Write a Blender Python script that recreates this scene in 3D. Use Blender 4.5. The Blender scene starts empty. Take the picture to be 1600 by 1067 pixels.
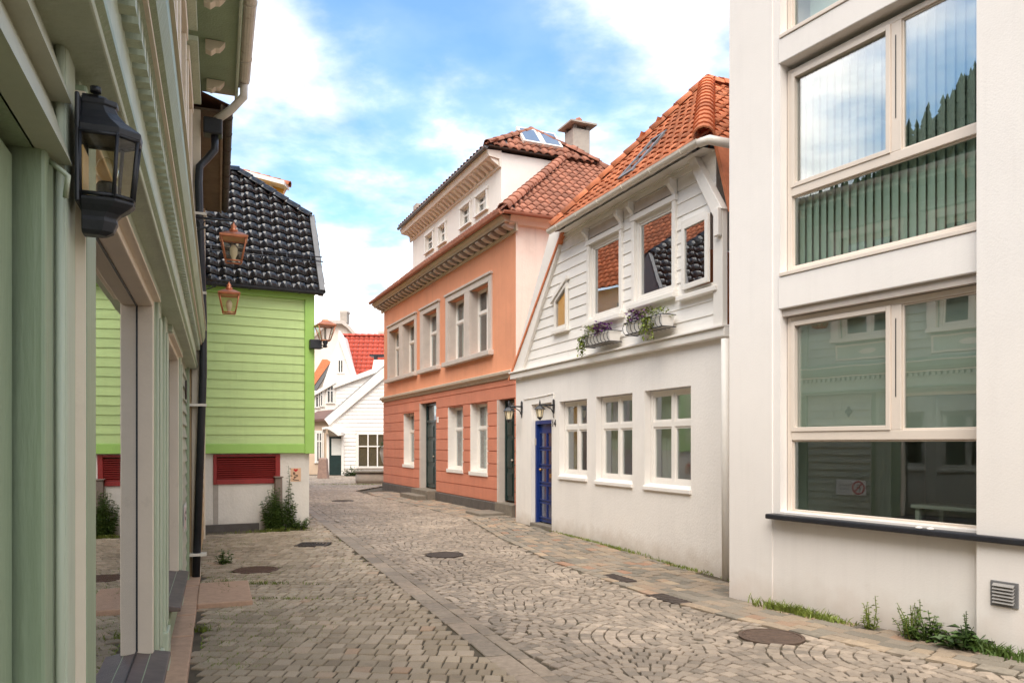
import bpy, bmesh, math, random
from mathutils import Vector, Matrix
R = math.radians
random.seed(7)
sc = bpy.context.scene
col = sc.collection

# ---------------------------------------------------------------- camera
FPX, HZ, EYE = 1200.0, 693.0, 1.65
cam_d = bpy.data.cameras.new('camera'); cam = bpy.data.objects.new('camera', cam_d); col.objects.link(cam)
cam.location = (0, 0, EYE); cam.rotation_euler = (R(90), 0, 0)
cam_d.sensor_width = 36; cam_d.lens = 36 * FPX / 1600.0
cam_d.shift_y = (HZ - 533.5) / 1600.0
cam_d.clip_start = .05; cam_d.clip_end = 3000
sc.camera = cam

# ---------------------------------------------------------------- sky and sun
SUN_EL, SUN_AZ = R(56), R(-168)          # high, behind the camera
w = bpy.data.worlds.new('World'); sc.world = w; w.use_nodes = True
nt = w.node_tree; nt.nodes.clear()
def wn(t, **k):
    n = nt.nodes.new(t)
    for a, b in k.items(): setattr(n, a, b)
    return n
out = wn('ShaderNodeOutputWorld'); bg = wn('ShaderNodeBackground')
sky = wn('ShaderNodeTexSky'); sky.sky_type = 'NISHITA'; sky.sun_disc = False
sky.sun_elevation = SUN_EL; sky.sun_rotation = SUN_AZ; sky.air_density = 1.0; sky.dust_density = .6; sky.ozone_density = 2.0
tc = wn('ShaderNodeTexCoord'); sep = wn('ShaderNodeSeparateXYZ')
nt.links.new(tc.outputs['Generated'], sep.inputs[0])
def wmath(op, a, b=None, c=None):
    n = wn('ShaderNodeMath', operation=op)
    for i, x in enumerate((a, b, c)):
        if x is None: continue
        if isinstance(x, (int, float)): n.inputs[i].default_value = x
        else: nt.links.new(x, n.inputs[i])
    return n.outputs[0]
zc = wmath('ADD', wmath('MAXIMUM', sep.outputs[2], 0.0), .16)
cmb = wn('ShaderNodeCombineXYZ')
nt.links.new(wmath('DIVIDE', sep.outputs[0], zc), cmb.inputs[0]); nt.links.new(wmath('DIVIDE', sep.outputs[1], zc), cmb.inputs[1])
mp = wn('ShaderNodeMapping'); mp.inputs['Location'].default_value = (3.0, 1.7, 0.0)
nt.links.new(cmb.outputs[0], mp.inputs[0])
n1 = wn('ShaderNodeTexNoise'); n1.inputs['Scale'].default_value = 2.2; n1.inputs['Detail'].default_value = 9; n1.inputs['Roughness'].default_value = .58; n1.inputs['Distortion'].default_value = .15
n2 = wn('ShaderNodeTexNoise'); n2.inputs['Scale'].default_value = .42; n2.inputs['Detail'].default_value = 2
for n in (n1, n2): nt.links.new(mp.outputs[0], n.inputs['Vector'])
mixv = wmath('ADD', wmath('MULTIPLY', n1.outputs['Fac'], .62), wmath('MULTIPLY', n2.outputs['Fac'], .55))
haze_low = wmath('MULTIPLY', wmath('SUBTRACT', 1.0, wmath('MINIMUM', wmath('MULTIPLY', sep.outputs[2], 1.9), 1.0)), .19)
cov = wmath('ADD', mixv, haze_low)
rmp = wn('ShaderNodeValToRGB'); rmp.color_ramp.elements[0].position = .50; rmp.color_ramp.elements[1].position = .74
rmp.color_ramp.interpolation = 'EASE'; rmp.color_ramp.elements[0].color = (.10, .10, .10, 1)
nt.links.new(cov, rmp.inputs[0])
gain = wn('ShaderNodeMix', data_type='RGBA', blend_type='MULTIPLY'); gain.inputs[0].default_value = 1.0
nt.links.new(sky.outputs[0], gain.inputs[6]); gain.inputs[7].default_value = (.53, .78, .84, 1)
cl = wn('ShaderNodeMix', data_type='RGBA'); nt.links.new(rmp.outputs[0], cl.inputs[0])
nt.links.new(gain.outputs[2], cl.inputs[6])
# cloud tone: white with softly greyer undersides
shade = wn('ShaderNodeMix', data_type='RGBA'); shr = wn('ShaderNodeMapRange'); shr.inputs[1].default_value = .40; shr.inputs[2].default_value = .68; n3 = wn('ShaderNodeTexNoise'); n3.inputs['Scale'].default_value = 2.3; n3.inputs['Detail'].default_value = 6; nt.links.new(mp.outputs[0], n3.inputs['Vector']); nt.links.new(n3.outputs['Fac'], shr.inputs[0]); nt.links.new(shr.outputs[0], shade.inputs[0])
shade.inputs[6].default_value = (2.35, 2.6, 2.85, 1); shade.inputs[7].default_value = (9.0, 8.3, 7.6, 1)
nt.links.new(shade.outputs[2], cl.inputs[7])
nt.links.new(cl.outputs[2], bg.inputs[0]); bg.inputs[1].default_value = .098
nt.links.new(bg.outputs[0], out.inputs[0])

sl = bpy.data.lights.new('sun', 'SUN'); sl.energy = 1.45; sl.angle = R(60); sl.color = (1, .89, .75)
so = bpy.data.objects.new('sun', sl); col.objects.link(so)
sd = Vector((math.sin(SUN_AZ) * math.cos(SUN_EL), math.cos(SUN_AZ) * math.cos(SUN_EL), math.sin(SUN_EL)))
so.rotation_euler = sd.to_track_quat('Z', 'Y').to_euler(); so.location = (0, -5, 30)

vs = sc.view_settings; vs.view_transform = 'Standard'; vs.look = 'None'; vs.gamma = 1; vs.exposure = 1.96
vs.use_curve_mapping = False
sc.cycles.max_bounces = 8; sc.cycles.transparent_max_bounces = 16; sc.cycles.caustics_reflective = False; sc.cycles.caustics_refractive = False
sc.cycles.sample_clamp_indirect = 6; sc.cycles.use_denoising = True

# ---------------------------------------------------------------- helpers
def root_of(o):
    while o.parent: o = o.parent
    return o
def tag(o, label=None, cat=None, group=None, kind=None):
    if label: o['label'] = label
    if cat: o['category'] = cat
    if group: o['group'] = group
    if kind: o['kind'] = kind
    return o
def thing(name, label, cat, loc=(0, 0, 0), group=None, kind=None):
    o = bpy.data.objects.new(name, None); o.empty_display_size = .2; o.location = loc; col.objects.link(o)
    return tag(o, label, cat, group, kind)

class Frame:
    """a vertical plane: origin on the ground, U along it (to the right in the picture), N towards the viewer"""
    def __init__(s, vp, px, py, zg, side):
        Y = (EYE - zg) * FPX / (py - HZ); X = (px - 800) / FPX * Y
        r = (vp - 800) / FPX; L = math.hypot(1, r); d = (r / L, 1 / L)
        if side == 'R': U = (-d[0], -d[1]); N = (-d[1], d[0])
        elif side == 'L': U = d; N = (d[1], -d[0])
        else: U = d; N = (d[1], -d[0])
        s.set((X, Y), U, N)
    def set(s, O, U, N):
        s.O = Vector((O[0], O[1], 0)); s.U = Vector((U[0], U[1], 0)); s.N = Vector((N[0], N[1], 0))
    def uz(s, px, py=HZ, d=0):
        k = (px - 800) / FPX; o = s.O + d * s.N
        u = (k * o.y - o.x) / (s.U.x - k * s.U.y); Y = o.y + u * s.U.y
        return u, EYE + (HZ - py) / FPX * Y
    def u(s, px, d=0): return s.uz(px, HZ, d)[0]
    def z(s, px, py, d=0): return s.uz(px, py, d)[1]
    def P(s, u, z=0, d=0): return s.O + u * s.U + d * s.N + Vector((0, 0, z))
def subframe(F, u, d=0, turn=0):
    """a frame standing on F at u; turn=1: runs back into the house from there (for end walls seen from the right)"""
    f = Frame.__new__(Frame); o = F.P(u, 0, d)
    if turn == 0: f.set(o, F.U, F.N)
    elif turn == 1: f.set(o, -F.N, F.U)
    else: f.set(o, F.N, -F.U)
    return f

class MB:
    def __init__(s): s.v = []; s.f = []; s.sm = []
    def add(s, vs, fs, sm=False):
        n = len(s.v); s.v += [Vector(x) for x in vs]; s.f += [tuple(i + n for i in q) for q in fs]; s.sm += [sm] * len(fs); return s
    def hexa(s, b, t): return s.add(list(b) + list(t), [(3, 2, 1, 0), (4, 5, 6, 7), (0, 1, 5, 4), (1, 2, 6, 5), (2, 3, 7, 6), (3, 0, 4, 7)])
    def box(s, F, u0, u1, z0, z1, d0, d1):
        P = F.P
        return s.hexa([P(u0, z0, d1), P(u1, z0, d1), P(u1, z0, d0), P(u0, z0, d0)], [P(u0, z1, d1), P(u1, z1, d1), P(u1, z1, d0), P(u0, z1, d0)])
    def poly(s, pts): return s.add(pts, [tuple(range(len(pts)))])
    def prism(s, pts, vec):
        n = len(pts); vec = Vector(vec); pts = [Vector(p) for p in pts]
        return s.add(pts + [p + vec for p in pts], [tuple(range(n))[::-1], tuple(range(n, 2 * n))] + [(i, (i + 1) % n, n + (i + 1) % n, n + i) for i in range(n)])
    def profile(s, F, prof, u0, u1):
        """sweep a (d,z) profile along F from u0 to u1"""
        n = len(prof); a = [F.P(u0, z, d) for d, z in prof]; b = [F.P(u1, z, d) for d, z in prof]
        return s.add(a + b, [tuple(range(n)), tuple(range(n, 2 * n))[::-1]] + [(i, n + i, n + (i + 1) % n, (i + 1) % n) for i in range(n)])
    def tube(s, pts, r, seg=8, cap=True):
        pts = [Vector(p) for p in pts]; n0 = len(pts); rs = r if isinstance(r, (list, tuple)) else [r] * n0
        vs, fs = [], []; ref = None
        for i, p in enumerate(pts):
            t = (pts[min(i + 1, n0 - 1)] - pts[max(i - 1, 0)]).normalized()
            if ref is None: ref = Vector((0, 0, 1)) if abs(t.z) < .9 else Vector((1, 0, 0))
            a = t.cross(ref).normalized(); b = a.cross(t).normalized(); ref = b
            for k in range(seg):
                q = 2 * math.pi * k / seg; vs.append(p + rs[i] * (math.cos(q) * a + math.sin(q) * b))
        for i in range(n0 - 1):
            for k in range(seg):
                fs.append((i * seg + k, i * seg + (k + 1) % seg, (i + 1) * seg + (k + 1) % seg, (i + 1) * seg + k))
        s.add(vs, fs, True)
        if cap: n = len(s.v) - len(vs); s.f += [tuple(n + k for k in range(seg))[::-1], tuple(n + (n0 - 1) * seg + k for k in range(seg))]; s.sm += [False, False]
        return s
    def lathe(s, c, prof, seg=14, sm=True, axes=None):
        c = Vector(c); A, B, Z = axes or (Vector((1, 0, 0)), Vector((0, 1, 0)), Vector((0, 0, 1)))
        vs = [c + r * (math.cos(2 * math.pi * k / seg) * A + math.sin(2 * math.pi * k / seg) * B) + z * Z for r, z in prof for k in range(seg)]
        n = len(prof)
        fs = [(i * seg + k, i * seg + (k + 1) % seg, (i + 1) * seg + (k + 1) % seg, (i + 1) * seg + k) for i in range(n - 1) for k in range(seg)]
        s.add(vs, fs, sm); m = len(s.v) - len(vs)
        s.f += [tuple(m + k for k in range(seg))[::-1], tuple(m + (n - 1) * seg + k for k in range(seg))]; s.sm += [False, False]
        return s
    def loft(s, rings, sm=False, cap=True):
        n = len(rings[0]); vs = [p for r in rings for p in r]
        fs = [(i * n + k, i * n + (k + 1) % n, (i + 1) * n + (k + 1) % n, (i + 1) * n + k) for i in range(len(rings) - 1) for k in range(n)]
        s.add(vs, fs, sm); m = len(s.v) - len(vs)
        if cap: s.f += [tuple(m + k for k in range(n))[::-1], tuple(m + (len(rings) - 1) * n + k for k in range(n))]; s.sm += [False, False]
        return s
    def build(s, name, mat, parent=None, bev=0, label=None, kind=None, loc=None):
        off = Vector(root_of(parent).location) if parent else Vector(loc or (0, 0, 0))
        me = bpy.data.meshes.new(name); me.from_pydata([p - off for p in s.v], [], s.f); me.update()
        for p, q in zip(me.polygons, s.sm): p.use_smooth = q
        bm = bmesh.new(); bm.from_mesh(me); bmesh.ops.recalc_face_normals(bm, faces=bm.faces); bm.to_mesh(me); bm.free()
        if mat: me.materials.append(mat)
        o = bpy.data.objects.new(name, me); col.objects.link(o)
        if parent: o.parent = parent
        else: o.location = off
        if bev:
            b = o.modifiers.new('bevel', 'BEVEL'); b.width = bev; b.segments = 2; b.limit_method = 'ANGLE'; b.angle_limit = R(40)
        if label: o['label'] = label
        if kind: o['kind'] = kind
        return o
def inst(name, me, M, parent):
    o = bpy.data.objects.new(name, me); col.objects.link(o); o.parent = parent
    o.matrix_basis = Matrix.Translation(-Vector(root_of(parent).location)) @ M
    return o
def bx(name, mat, parent, F, u0, u1, z0, z1, d0, d1, bev=0, label=None):
    return MB().box(F, u0, u1, z0, z1, d0, d1).build(name, mat, parent, bev, label)

# ---------------------------------------------------------------- materials
MATS = {}
def mat(name, c, rough=.6, var=.12, vscale=3.0, bump=.0, bscale=60.0, spec=.4, metal=0, rnd=0, stretch=None, dirt=None, dirt_c=(.2, .15, .1), dscale=2.0, low=None, streak=0):
    """painted, plastered or natural surface: base colour with soft uneven tone, fine relief, optional stains, optional tone by piece"""
    if name in MATS: return MATS[name]
    m = bpy.data.materials.new(name); m.use_nodes = True; t = m.node_tree; N = t.nodes; L = t.links
    b = N['Principled BSDF']; b.inputs['Roughness'].default_value = rough; b.inputs['Specular IOR Level'].default_value = spec; b.inputs['Metallic'].default_value = metal
    tc = N.new('ShaderNodeTexCoord'); v = tc.outputs['Object']
    if stretch:
        mpn = N.new('ShaderNodeMapping'); mpn.inputs['Scale'].default_value = stretch; L.new(v, mpn.inputs[0]); v = mpn.outputs[0]
    n = N.new('ShaderNodeTexNoise'); n.inputs['Scale'].default_value = vscale; n.inputs['Detail'].default_value = 6; n.inputs['Roughness'].default_value = .65; L.new(v, n.inputs['Vector'])
    mr = N.new('ShaderNodeMapRange'); mr.inputs[1].default_value = .3; mr.inputs[2].default_value = .7; mr.inputs[3].default_value = 1 - var; mr.inputs[4].default_value = 1 + var
    L.new(n.outputs['Fac'], mr.inputs[0]); fac = mr.outputs[0]
    if rnd:
        oi = N.new('ShaderNodeObjectInfo'); at = N.new('ShaderNodeAttribute'); at.attribute_name = 'tone'
        ad = N.new('ShaderNodeMath'); ad.operation = 'ADD'; L.new(oi.outputs['Random'], ad.inputs[0]); L.new(at.outputs['Fac'], ad.inputs[1])
        fr = N.new('ShaderNodeMath'); fr.operation = 'FRACT'; L.new(ad.outputs[0], fr.inputs[0])
        m2 = N.new('ShaderNodeMapRange'); m2.inputs[3].default_value = 1 - rnd; m2.inputs[4].default_value = 1 + rnd; L.new(fr.outputs[0], m2.inputs[0])
        mu = N.new('ShaderNodeMath'); mu.operation = 'MULTIPLY'; L.new(fac, mu.inputs[0]); L.new(m2.outputs[0], mu.inputs[1]); fac = mu.outputs[0]
    sc_ = N.new('ShaderNodeVectorMath'); sc_.operation = 'SCALE'; sc_.inputs[0].default_value = c[:3]; L.new(fac, sc_.inputs['Scale'])
    colr = sc_.outputs[0]
    if dirt:
        dn = N.new('ShaderNodeTexNoise'); dn.inputs['Scale'].default_value = dscale; dn.inputs['Detail'].default_value = 9; dn.inputs['Roughness'].default_value = .72; L.new(tc.outputs['Object'], dn.inputs['Vector'])
        dr = N.new('ShaderNodeValToRGB'); dr.color_ramp.elements[0].position = .58; dr.color_ramp.elements[1].position = .78; L.new(dn.outputs['Fac'], dr.inputs[0])
        f_ = N.new('ShaderNodeMath'); f_.operation = 'MULTIPLY'; L.new(dr.outputs[0], f_.inputs[0]); f_.inputs[1].default_value = dirt
        fo = f_.outputs[0]
        mx = N.new('ShaderNodeMix'); mx.data_type = 'RGBA'; L.new(fo, mx.inputs[0]); L.new(colr, mx.inputs[6]); mx.inputs[7].default_value = (*dirt_c, 1); colr = mx.outputs[2]
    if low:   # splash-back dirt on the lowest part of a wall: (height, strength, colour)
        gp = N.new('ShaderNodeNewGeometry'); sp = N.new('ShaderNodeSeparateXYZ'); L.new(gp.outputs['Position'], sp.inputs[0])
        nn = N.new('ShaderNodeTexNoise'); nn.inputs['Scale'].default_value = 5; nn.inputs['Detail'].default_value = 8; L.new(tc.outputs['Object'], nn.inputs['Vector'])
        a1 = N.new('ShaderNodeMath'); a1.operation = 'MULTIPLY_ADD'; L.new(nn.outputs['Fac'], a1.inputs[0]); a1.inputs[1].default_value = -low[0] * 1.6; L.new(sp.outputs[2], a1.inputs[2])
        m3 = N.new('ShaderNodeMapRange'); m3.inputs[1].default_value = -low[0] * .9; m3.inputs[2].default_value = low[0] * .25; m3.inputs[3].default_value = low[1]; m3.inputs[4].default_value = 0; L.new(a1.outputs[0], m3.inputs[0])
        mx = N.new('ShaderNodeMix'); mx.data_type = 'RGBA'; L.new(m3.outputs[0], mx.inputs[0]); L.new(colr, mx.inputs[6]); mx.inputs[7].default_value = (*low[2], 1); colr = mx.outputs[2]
    if streak:   # faint rain streaks
        ms = N.new('ShaderNodeMapping'); ms.inputs['Scale'].default_value = (5, 5, .35); L.new(tc.outputs['Object'], ms.inputs[0])
        ns = N.new('ShaderNodeTexNoise'); ns.inputs['Scale'].default_value = 1.6; ns.inputs['Detail'].default_value = 7; ns.inputs['Roughness'].default_value = .7; L.new(ms.outputs[0], ns.inputs['Vector'])
        rs_ = N.new('ShaderNodeMapRange'); rs_.inputs[1].default_value = .5; rs_.inputs[2].default_value = .75; rs_.inputs[3].default_value = 1; rs_.inputs[4].default_value = 1 - streak * 2; L.new(ns.outputs['Fac'], rs_.inputs[0])
        vs_ = N.new('ShaderNodeVectorMath'); vs_.operation = 'SCALE'; L.new(colr, vs_.inputs[0]); L.new(rs_.outputs[0], vs_.inputs['Scale']); colr = vs_.outputs[0]
    L.new(colr, b.inputs['Base Color'])
    if bump:
        bn = N.new('ShaderNodeTexNoise'); bn.inputs['Scale'].default_value = bscale; bn.inputs['Detail'].default_value = 5; L.new(v, bn.inputs['Vector'])
        bp = N.new('ShaderNodeBump'); bp.inputs['Strength'].default_value = bump; bp.inputs['Distance'].default_value = .012; L.new(bn.outputs['Fac'], bp.inputs['Height']); L.new(bp.outputs[0], b.inputs['Normal'])
    MATS[name] = m; return m
def glass(name, tint, power=4.5, base=.06, gloss=(.95, .97, 1.0)):
    m = bpy.data.materials.new(name); m.use_nodes = True; t = m.node_tree; N = t.nodes; L = t.links; N.clear()
    o = N.new('ShaderNodeOutputMaterial'); mx = N.new('ShaderNodeMixShader'); tr = N.new('ShaderNodeBsdfTransparent'); gl = N.new('ShaderNodeBsdfGlossy')
    tr.inputs[0].default_value = (*tint, 1); gl.inputs[0].default_value = (*gloss, 1); gl.inputs['Roughness'].default_value = .003
    nz = N.new('ShaderNodeTexNoise'); nz.inputs['Scale'].default_value = 1.7; tcg = N.new('ShaderNodeTexCoord'); L.new(tcg.outputs['Object'], nz.inputs['Vector'])
    bp = N.new('ShaderNodeBump'); bp.inputs['Strength'].default_value = .012; bp.inputs['Distance'].default_value = .05; L.new(nz.outputs['Fac'], bp.inputs['Height']); L.new(bp.outputs[0], gl.inputs['Normal'])
    # Schlick reflectance, the same for both faces of the thin sheet
    ge = N.new('ShaderNodeNewGeometry'); dt_ = N.new('ShaderNodeVectorMath'); dt_.operation = 'DOT_PRODUCT'; L.new(ge.outputs['Incoming'], dt_.inputs[0]); L.new(ge.outputs['Normal'], dt_.inputs[1])
    ab = N.new('ShaderNodeMath'); ab.operation = 'ABSOLUTE'; L.new(dt_.outputs['Value'], ab.inputs[0])
    om = N.new('ShaderNodeMath'); om.operation = 'SUBTRACT'; om.use_clamp = True; om.inputs[0].default_value = 1; L.new(ab.outputs[0], om.inputs[1])
    pw = N.new('ShaderNodeMath'); pw.operation = 'POWER'; L.new(om.outputs[0], pw.inputs[0]); pw.inputs[1].default_value = power
    a = N.new('ShaderNodeMath'); a.operation = 'MULTIPLY_ADD'; a.use_clamp = True; a.inputs[1].default_value = 1 - base; a.inputs[2].default_value = base; L.new(pw.outputs[0], a.inputs[0])
    L.new(a.outputs[0], mx.inputs[0]); L.new(tr.outputs[0], mx.inputs[1]); L.new(gl.outputs[0], mx.inputs[2]); L.new(mx.outputs[0], o.inputs[0])
    return m
G_DARK = glass('window_glass', (.80, .83, .81), 4.0, .10)
G_SHOP = glass('shop_glass', (.7, .72, .7), 2.0, .16)
G_MOD = glass('tinted_glass', (.90, .94, .91), 2.6, .25)
G_MODD = glass('tinted_glass_low', (.86, .92, .885), 3.2, .13)
G_LAMP = glass('lamp_glass', (.95, .92, .85), 4.5, .03)
WHITE = mat('white_paint', (.80, .76, .71), .45, .05, 2, .06, 30, dirt=.18, dirt_c=(.55, .47, .38), dscale=3)
WHITEB = mat('white_board', (.83, .795, .75), .5, .05, 3, .10, 20, stretch=(1, 1, 9), rnd=.05, dirt=.12, dirt_c=(.55, .5, .44))
CREAM = mat('cream_frame', (.78, .67, .54), .5, .06, 2, .08, 40, dirt=.35, dirt_c=(.36, .29, .22), dscale=5)
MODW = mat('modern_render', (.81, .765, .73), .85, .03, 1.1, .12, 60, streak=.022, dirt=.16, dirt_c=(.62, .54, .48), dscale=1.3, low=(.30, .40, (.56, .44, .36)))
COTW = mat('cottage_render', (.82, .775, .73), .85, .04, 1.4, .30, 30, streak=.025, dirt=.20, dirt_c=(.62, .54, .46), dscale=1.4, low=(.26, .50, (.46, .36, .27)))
FRAMEM = mat('modern_frame', (.72, .63, .55), .4, .04, 2, .02, 40)
SAGE = mat('sage_paint', (.295, .36, .235), .42, .10, 3.5, .30, 48, stretch=(1, 1, .12), dirt=.22, dirt_c=(.15, .19, .13), dscale=6)
SAGEL = mat('sage_paint_pale', (.46, .50, .38), .45, .12, 4, .30, 48, stretch=(1, 1, .12), dirt=.25, dirt_c=(.22, .26, .19), dscale=5)
SAGEB = mat('sage_board', (.46, .46, .36), .5, .12, 3, .16, 26, rnd=.06, dirt=.28, dirt_c=(.3, .28, .2), dscale=7)
GREENB = mat('green_board', (.51, .665, .27), .5, .06, 2.4, .12, 22, stretch=(1, 1, 7), streak=.04, rnd=.06, dirt=.22, dirt_c=(.32, .5, .12), dscale=3)
GREENT = mat('green_trim', (.36, .60, .14), .5, .06, 2.4, .08, 22)
SALM = mat('salmon_render', (.72, .31, .175), .8, .07, 1.2, .35, 30, streak=.06, dirt=.3, dirt_c=(.56, .23, .12), dscale=1.6)
SALML = mat('salmon_course', (.60, .225, .14), .8, .08, 1.4, .35, 30, streak=.06, rnd=.05, dirt=.3, dirt_c=(.45, .16, .09), dscale=1.8)
PINKW = mat('pale_render', (.78, .66, .58), .85, .07, 1.0, .5, 26, streak=.06, dirt=.35, dirt_c=(.60, .42, .33), dscale=1.4)
STONEG = mat('grey_casing', (.54, .475, .425), .7, .07, 3, .15, 40, dirt=.25, dirt_c=(.3, .26, .22), dscale=4)
CORN = mat('cornice_paint', (.56, .47, .37), .7, .10, 4, .15, 40, dirt=.45, dirt_c=(.26, .20, .15), dscale=4)
DARKB = mat('bracket_dark', (.17, .145, .13), .7, .15, 6)
PLINTH = mat('dark_plinth', (.11, .095, .085), .85, .2, 5, .5, 30)
STEPS = mat('stone_step', (.20, .17, .135), .85, .2, 6, .5, 30, dirt=.4, dirt_c=(.12, .12, .08), dscale=5)
TERRA = mat('orange_tile', (.52, .17, .075), .72, .18, 9, .25, 60, rnd=.30, dirt=.55, dirt_c=(.22, .09, .05), dscale=4)
BROWNT = mat('brown_tile', (.33, .135, .085), .75, .18, 8, .25, 60, rnd=.28, dirt=.45, dirt_c=(.17, .09, .06), dscale=5)
REDT = mat('red_tile', (.42, .058, .03), .6, .10, 9, .2, 50, rnd=.12)
BLACKT = mat('glazed_black_tile', (.014, .014, .017), .14, .2, 5, .12, 18, spec=.7, rnd=.3, dirt=.4, dirt_c=(.05, .048, .042), dscale=6)
LEAD = mat('lead_grey', (.16, .16, .165), .5, .15, 4, .1, 30)
GUTW = mat('gutter_cream', (.74, .68, .60), .45, .10, 4, .05, 30, dirt=.3, dirt_c=(.30, .22, .15), dscale=7)
GUTR = mat('gutter_rust', (.62, .56, .48), .5, .1, 4, .1, 40, dirt=1.0, dirt_c=(.20, .075, .035), dscale=9)
BLACKM = mat('black_metal', (.018, .019, .024), .42, .25, 9, .15, 40, spec=.5, dirt=.25, dirt_c=(.10, .08, .06), dscale=14)
DKGREEN = mat('dark_green_door', (.016, .034, .032), .35, .2, 4, .05, 30)
BLUE = mat('blue_door', (.012, .034, .17), .32, .15, 3, .05, 30)
MAROON = mat('maroon_paint', (.30, .026, .022), .5, .14, 5, .12, 30, dirt=.3, dirt_c=(.12, .018, .015), dscale=8)
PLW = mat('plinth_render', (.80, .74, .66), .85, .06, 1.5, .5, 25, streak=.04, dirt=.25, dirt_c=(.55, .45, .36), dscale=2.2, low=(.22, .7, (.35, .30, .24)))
WOODG = mat('weathered_wood', (.24, .185, .15), .85, .25, 5, .4, 40, stretch=(1, 1, .2))
TAN = mat('tan_paint', (.55, .37, .20), .6, .12, 4, .12, 30, dirt=.5, dirt_c=(.2, .1, .06), dscale=7)
COPPER = mat('copper', (.62, .24, .13), .38, .2, 8, .05, 40, metal=.75)
IRON = mat('cast_iron', (.06, .045, .038), .7, .3, 12, .5, 90)
BLIND = mat('blind_fabric', (.70, .76, .70), .8, .04, 3)
ROOM = mat('room_wall', (.62, .62, .58), .9, .08, 2)
CURT = mat('curtain', (.66, .65, .6), .9, .06, 6)
OCHRE = mat('ochre_paint', (.72, .36, .06), .6, .08, 4)
GRANITE = mat('pink_granite', (.45, .29, .20), .8, .14, 14, .3, 90, dirt=.2, dirt_c=(.3, .24, .18), dscale=4)
CONC = mat('concrete', (.42, .37, .32), .85, .14, 4, .3, 40, dirt=.4, dirt_c=(.25, .2, .17), dscale=4)
LEAF = mat('leaf_green', (.075, .125, .022), .55, .4, 14)
LEAFY = mat('leaf_yellow_green', (.17, .21, .035), .55, .35, 14)
LEAFD = mat('leaf_dark', (.045, .085, .018), .5, .35, 14)
PURPLE = mat('petal_purple', (.14, .035, .17), .6, .5, 30)
BRASS = mat('brass', (.55, .32, .12), .35, .1, 9, metal=.9)
def sett_mat(name, stops, wet=.62, green=.25):
    m = mat(name, (1, 1, 1), wet, .22, 16, .5, 70, spec=.32, rnd=.0); t = m.node_tree; N = t.nodes; L = t.links; b = N['Principled BSDF']
    old = b.inputs['Base Color'].links[0].from_socket
    oi = N.new('ShaderNodeObjectInfo'); at = N.new('ShaderNodeAttribute'); at.attribute_name = 'tone'
    ad = N.new('ShaderNodeMath'); ad.operation = 'ADD'; L.new(oi.outputs['Random'], ad.inputs[0]); L.new(at.outputs['Fac'], ad.inputs[1])
    fr = N.new('ShaderNodeMath'); fr.operation = 'FRACT'; L.new(ad.outputs[0], fr.inputs[0])
    cr = N.new('ShaderNodeValToRGB'); e = cr.color_ramp.elements; e[0].position, e[0].color = stops[0][0], (*stops[0][1], 1); e[1].position, e[1].color = stops[-1][0], (*stops[-1][1], 1)
    for p, c in stops[1:-1]: q = e.new(p); q.color = (*c, 1)
    L.new(fr.outputs[0], cr.inputs[0])
    mu = N.new('ShaderNodeMix'); mu.data_type = 'RGBA'; mu.blend_type = 'MULTIPLY'; mu.inputs[0].default_value = 1; L.new(cr.outputs[0], mu.inputs[6]); L.new(old, mu.inputs[7])
    # broad damp and worn patches across the street
    gp = N.new('ShaderNodeNewGeometry'); pn = N.new('ShaderNodeTexNoise'); pn.inputs['Scale'].default_value = .8; pn.inputs['Detail'].default_value = 4; L.new(gp.outputs['Position'], pn.inputs['Vector'])
    mr = N.new('ShaderNodeMapRange'); mr.inputs[1].default_value = .35; mr.inputs[2].default_value = .65; mr.inputs[3].default_value = .84; mr.inputs[4].default_value = 1.10; L.new(pn.outputs['Fac'], mr.inputs[0])
    pn2 = N.new('ShaderNodeTexNoise'); pn2.inputs['Scale'].default_value = 1.7; pn2.inputs['Detail'].default_value = 7; pn2.inputs['Roughness'].default_value = .7; L.new(gp.outputs['Position'], pn2.inputs['Vector'])
    m4 = N.new('ShaderNodeMapRange'); m4.inputs[1].default_value = .60; m4.inputs[2].default_value = .74; m4.inputs[3].default_value = 1; m4.inputs[4].default_value = .5; L.new(pn2.outputs['Fac'], m4.inputs[0])
    m5 = N.new('ShaderNodeMath'); m5.operation = 'MULTIPLY'; L.new(mr.outputs[0], m5.inputs[0]); L.new(m4.outputs[0], m5.inputs[1])
    s2 = N.new('ShaderNodeVectorMath'); s2.operation = 'SCALE'; L.new(mu.outputs[2], s2.inputs[0]); L.new(m5.outputs[0], s2.inputs['Scale'])
    L.new(s2.outputs[0], b.inputs['Base Color']); return m
SETT_L = sett_mat('sett_left', [(0, (.28, .22, .155)), (.4, (.345, .275, .195)), (.8, (.395, .315, .23)), (.96, (.44, .35, .26)), (1, (.40, .27, .18))])
SETT_R = sett_mat('sett_fan', [(0, (.24, .20, .16)), (.4, (.30, .245, .195)), (.75, (.35, .285, .225)), (1, (.41, .33, .26))])
SETT_F = sett_mat('sett_footway', [(0, (.19, .165, .13)), (.3, (.26, .225, .18)), (.6, (.30, .235, .175)), (.85, (.36, .28, .20)), (.95, (.33, .185, .12)), (1, (.43, .34, .24))])
SETT_K = sett_mat('edge_stone', [(0, (.22, .18, .14)), (.6, (.29, .235, .18)), (1, (.34, .265, .20))])
JOINT = mat('joint_earth', (.085, .068, .046), .95, .35, 3, .6, 60, dirt=.55, dirt_c=(.075, .085, .022), dscale=1.6)

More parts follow.
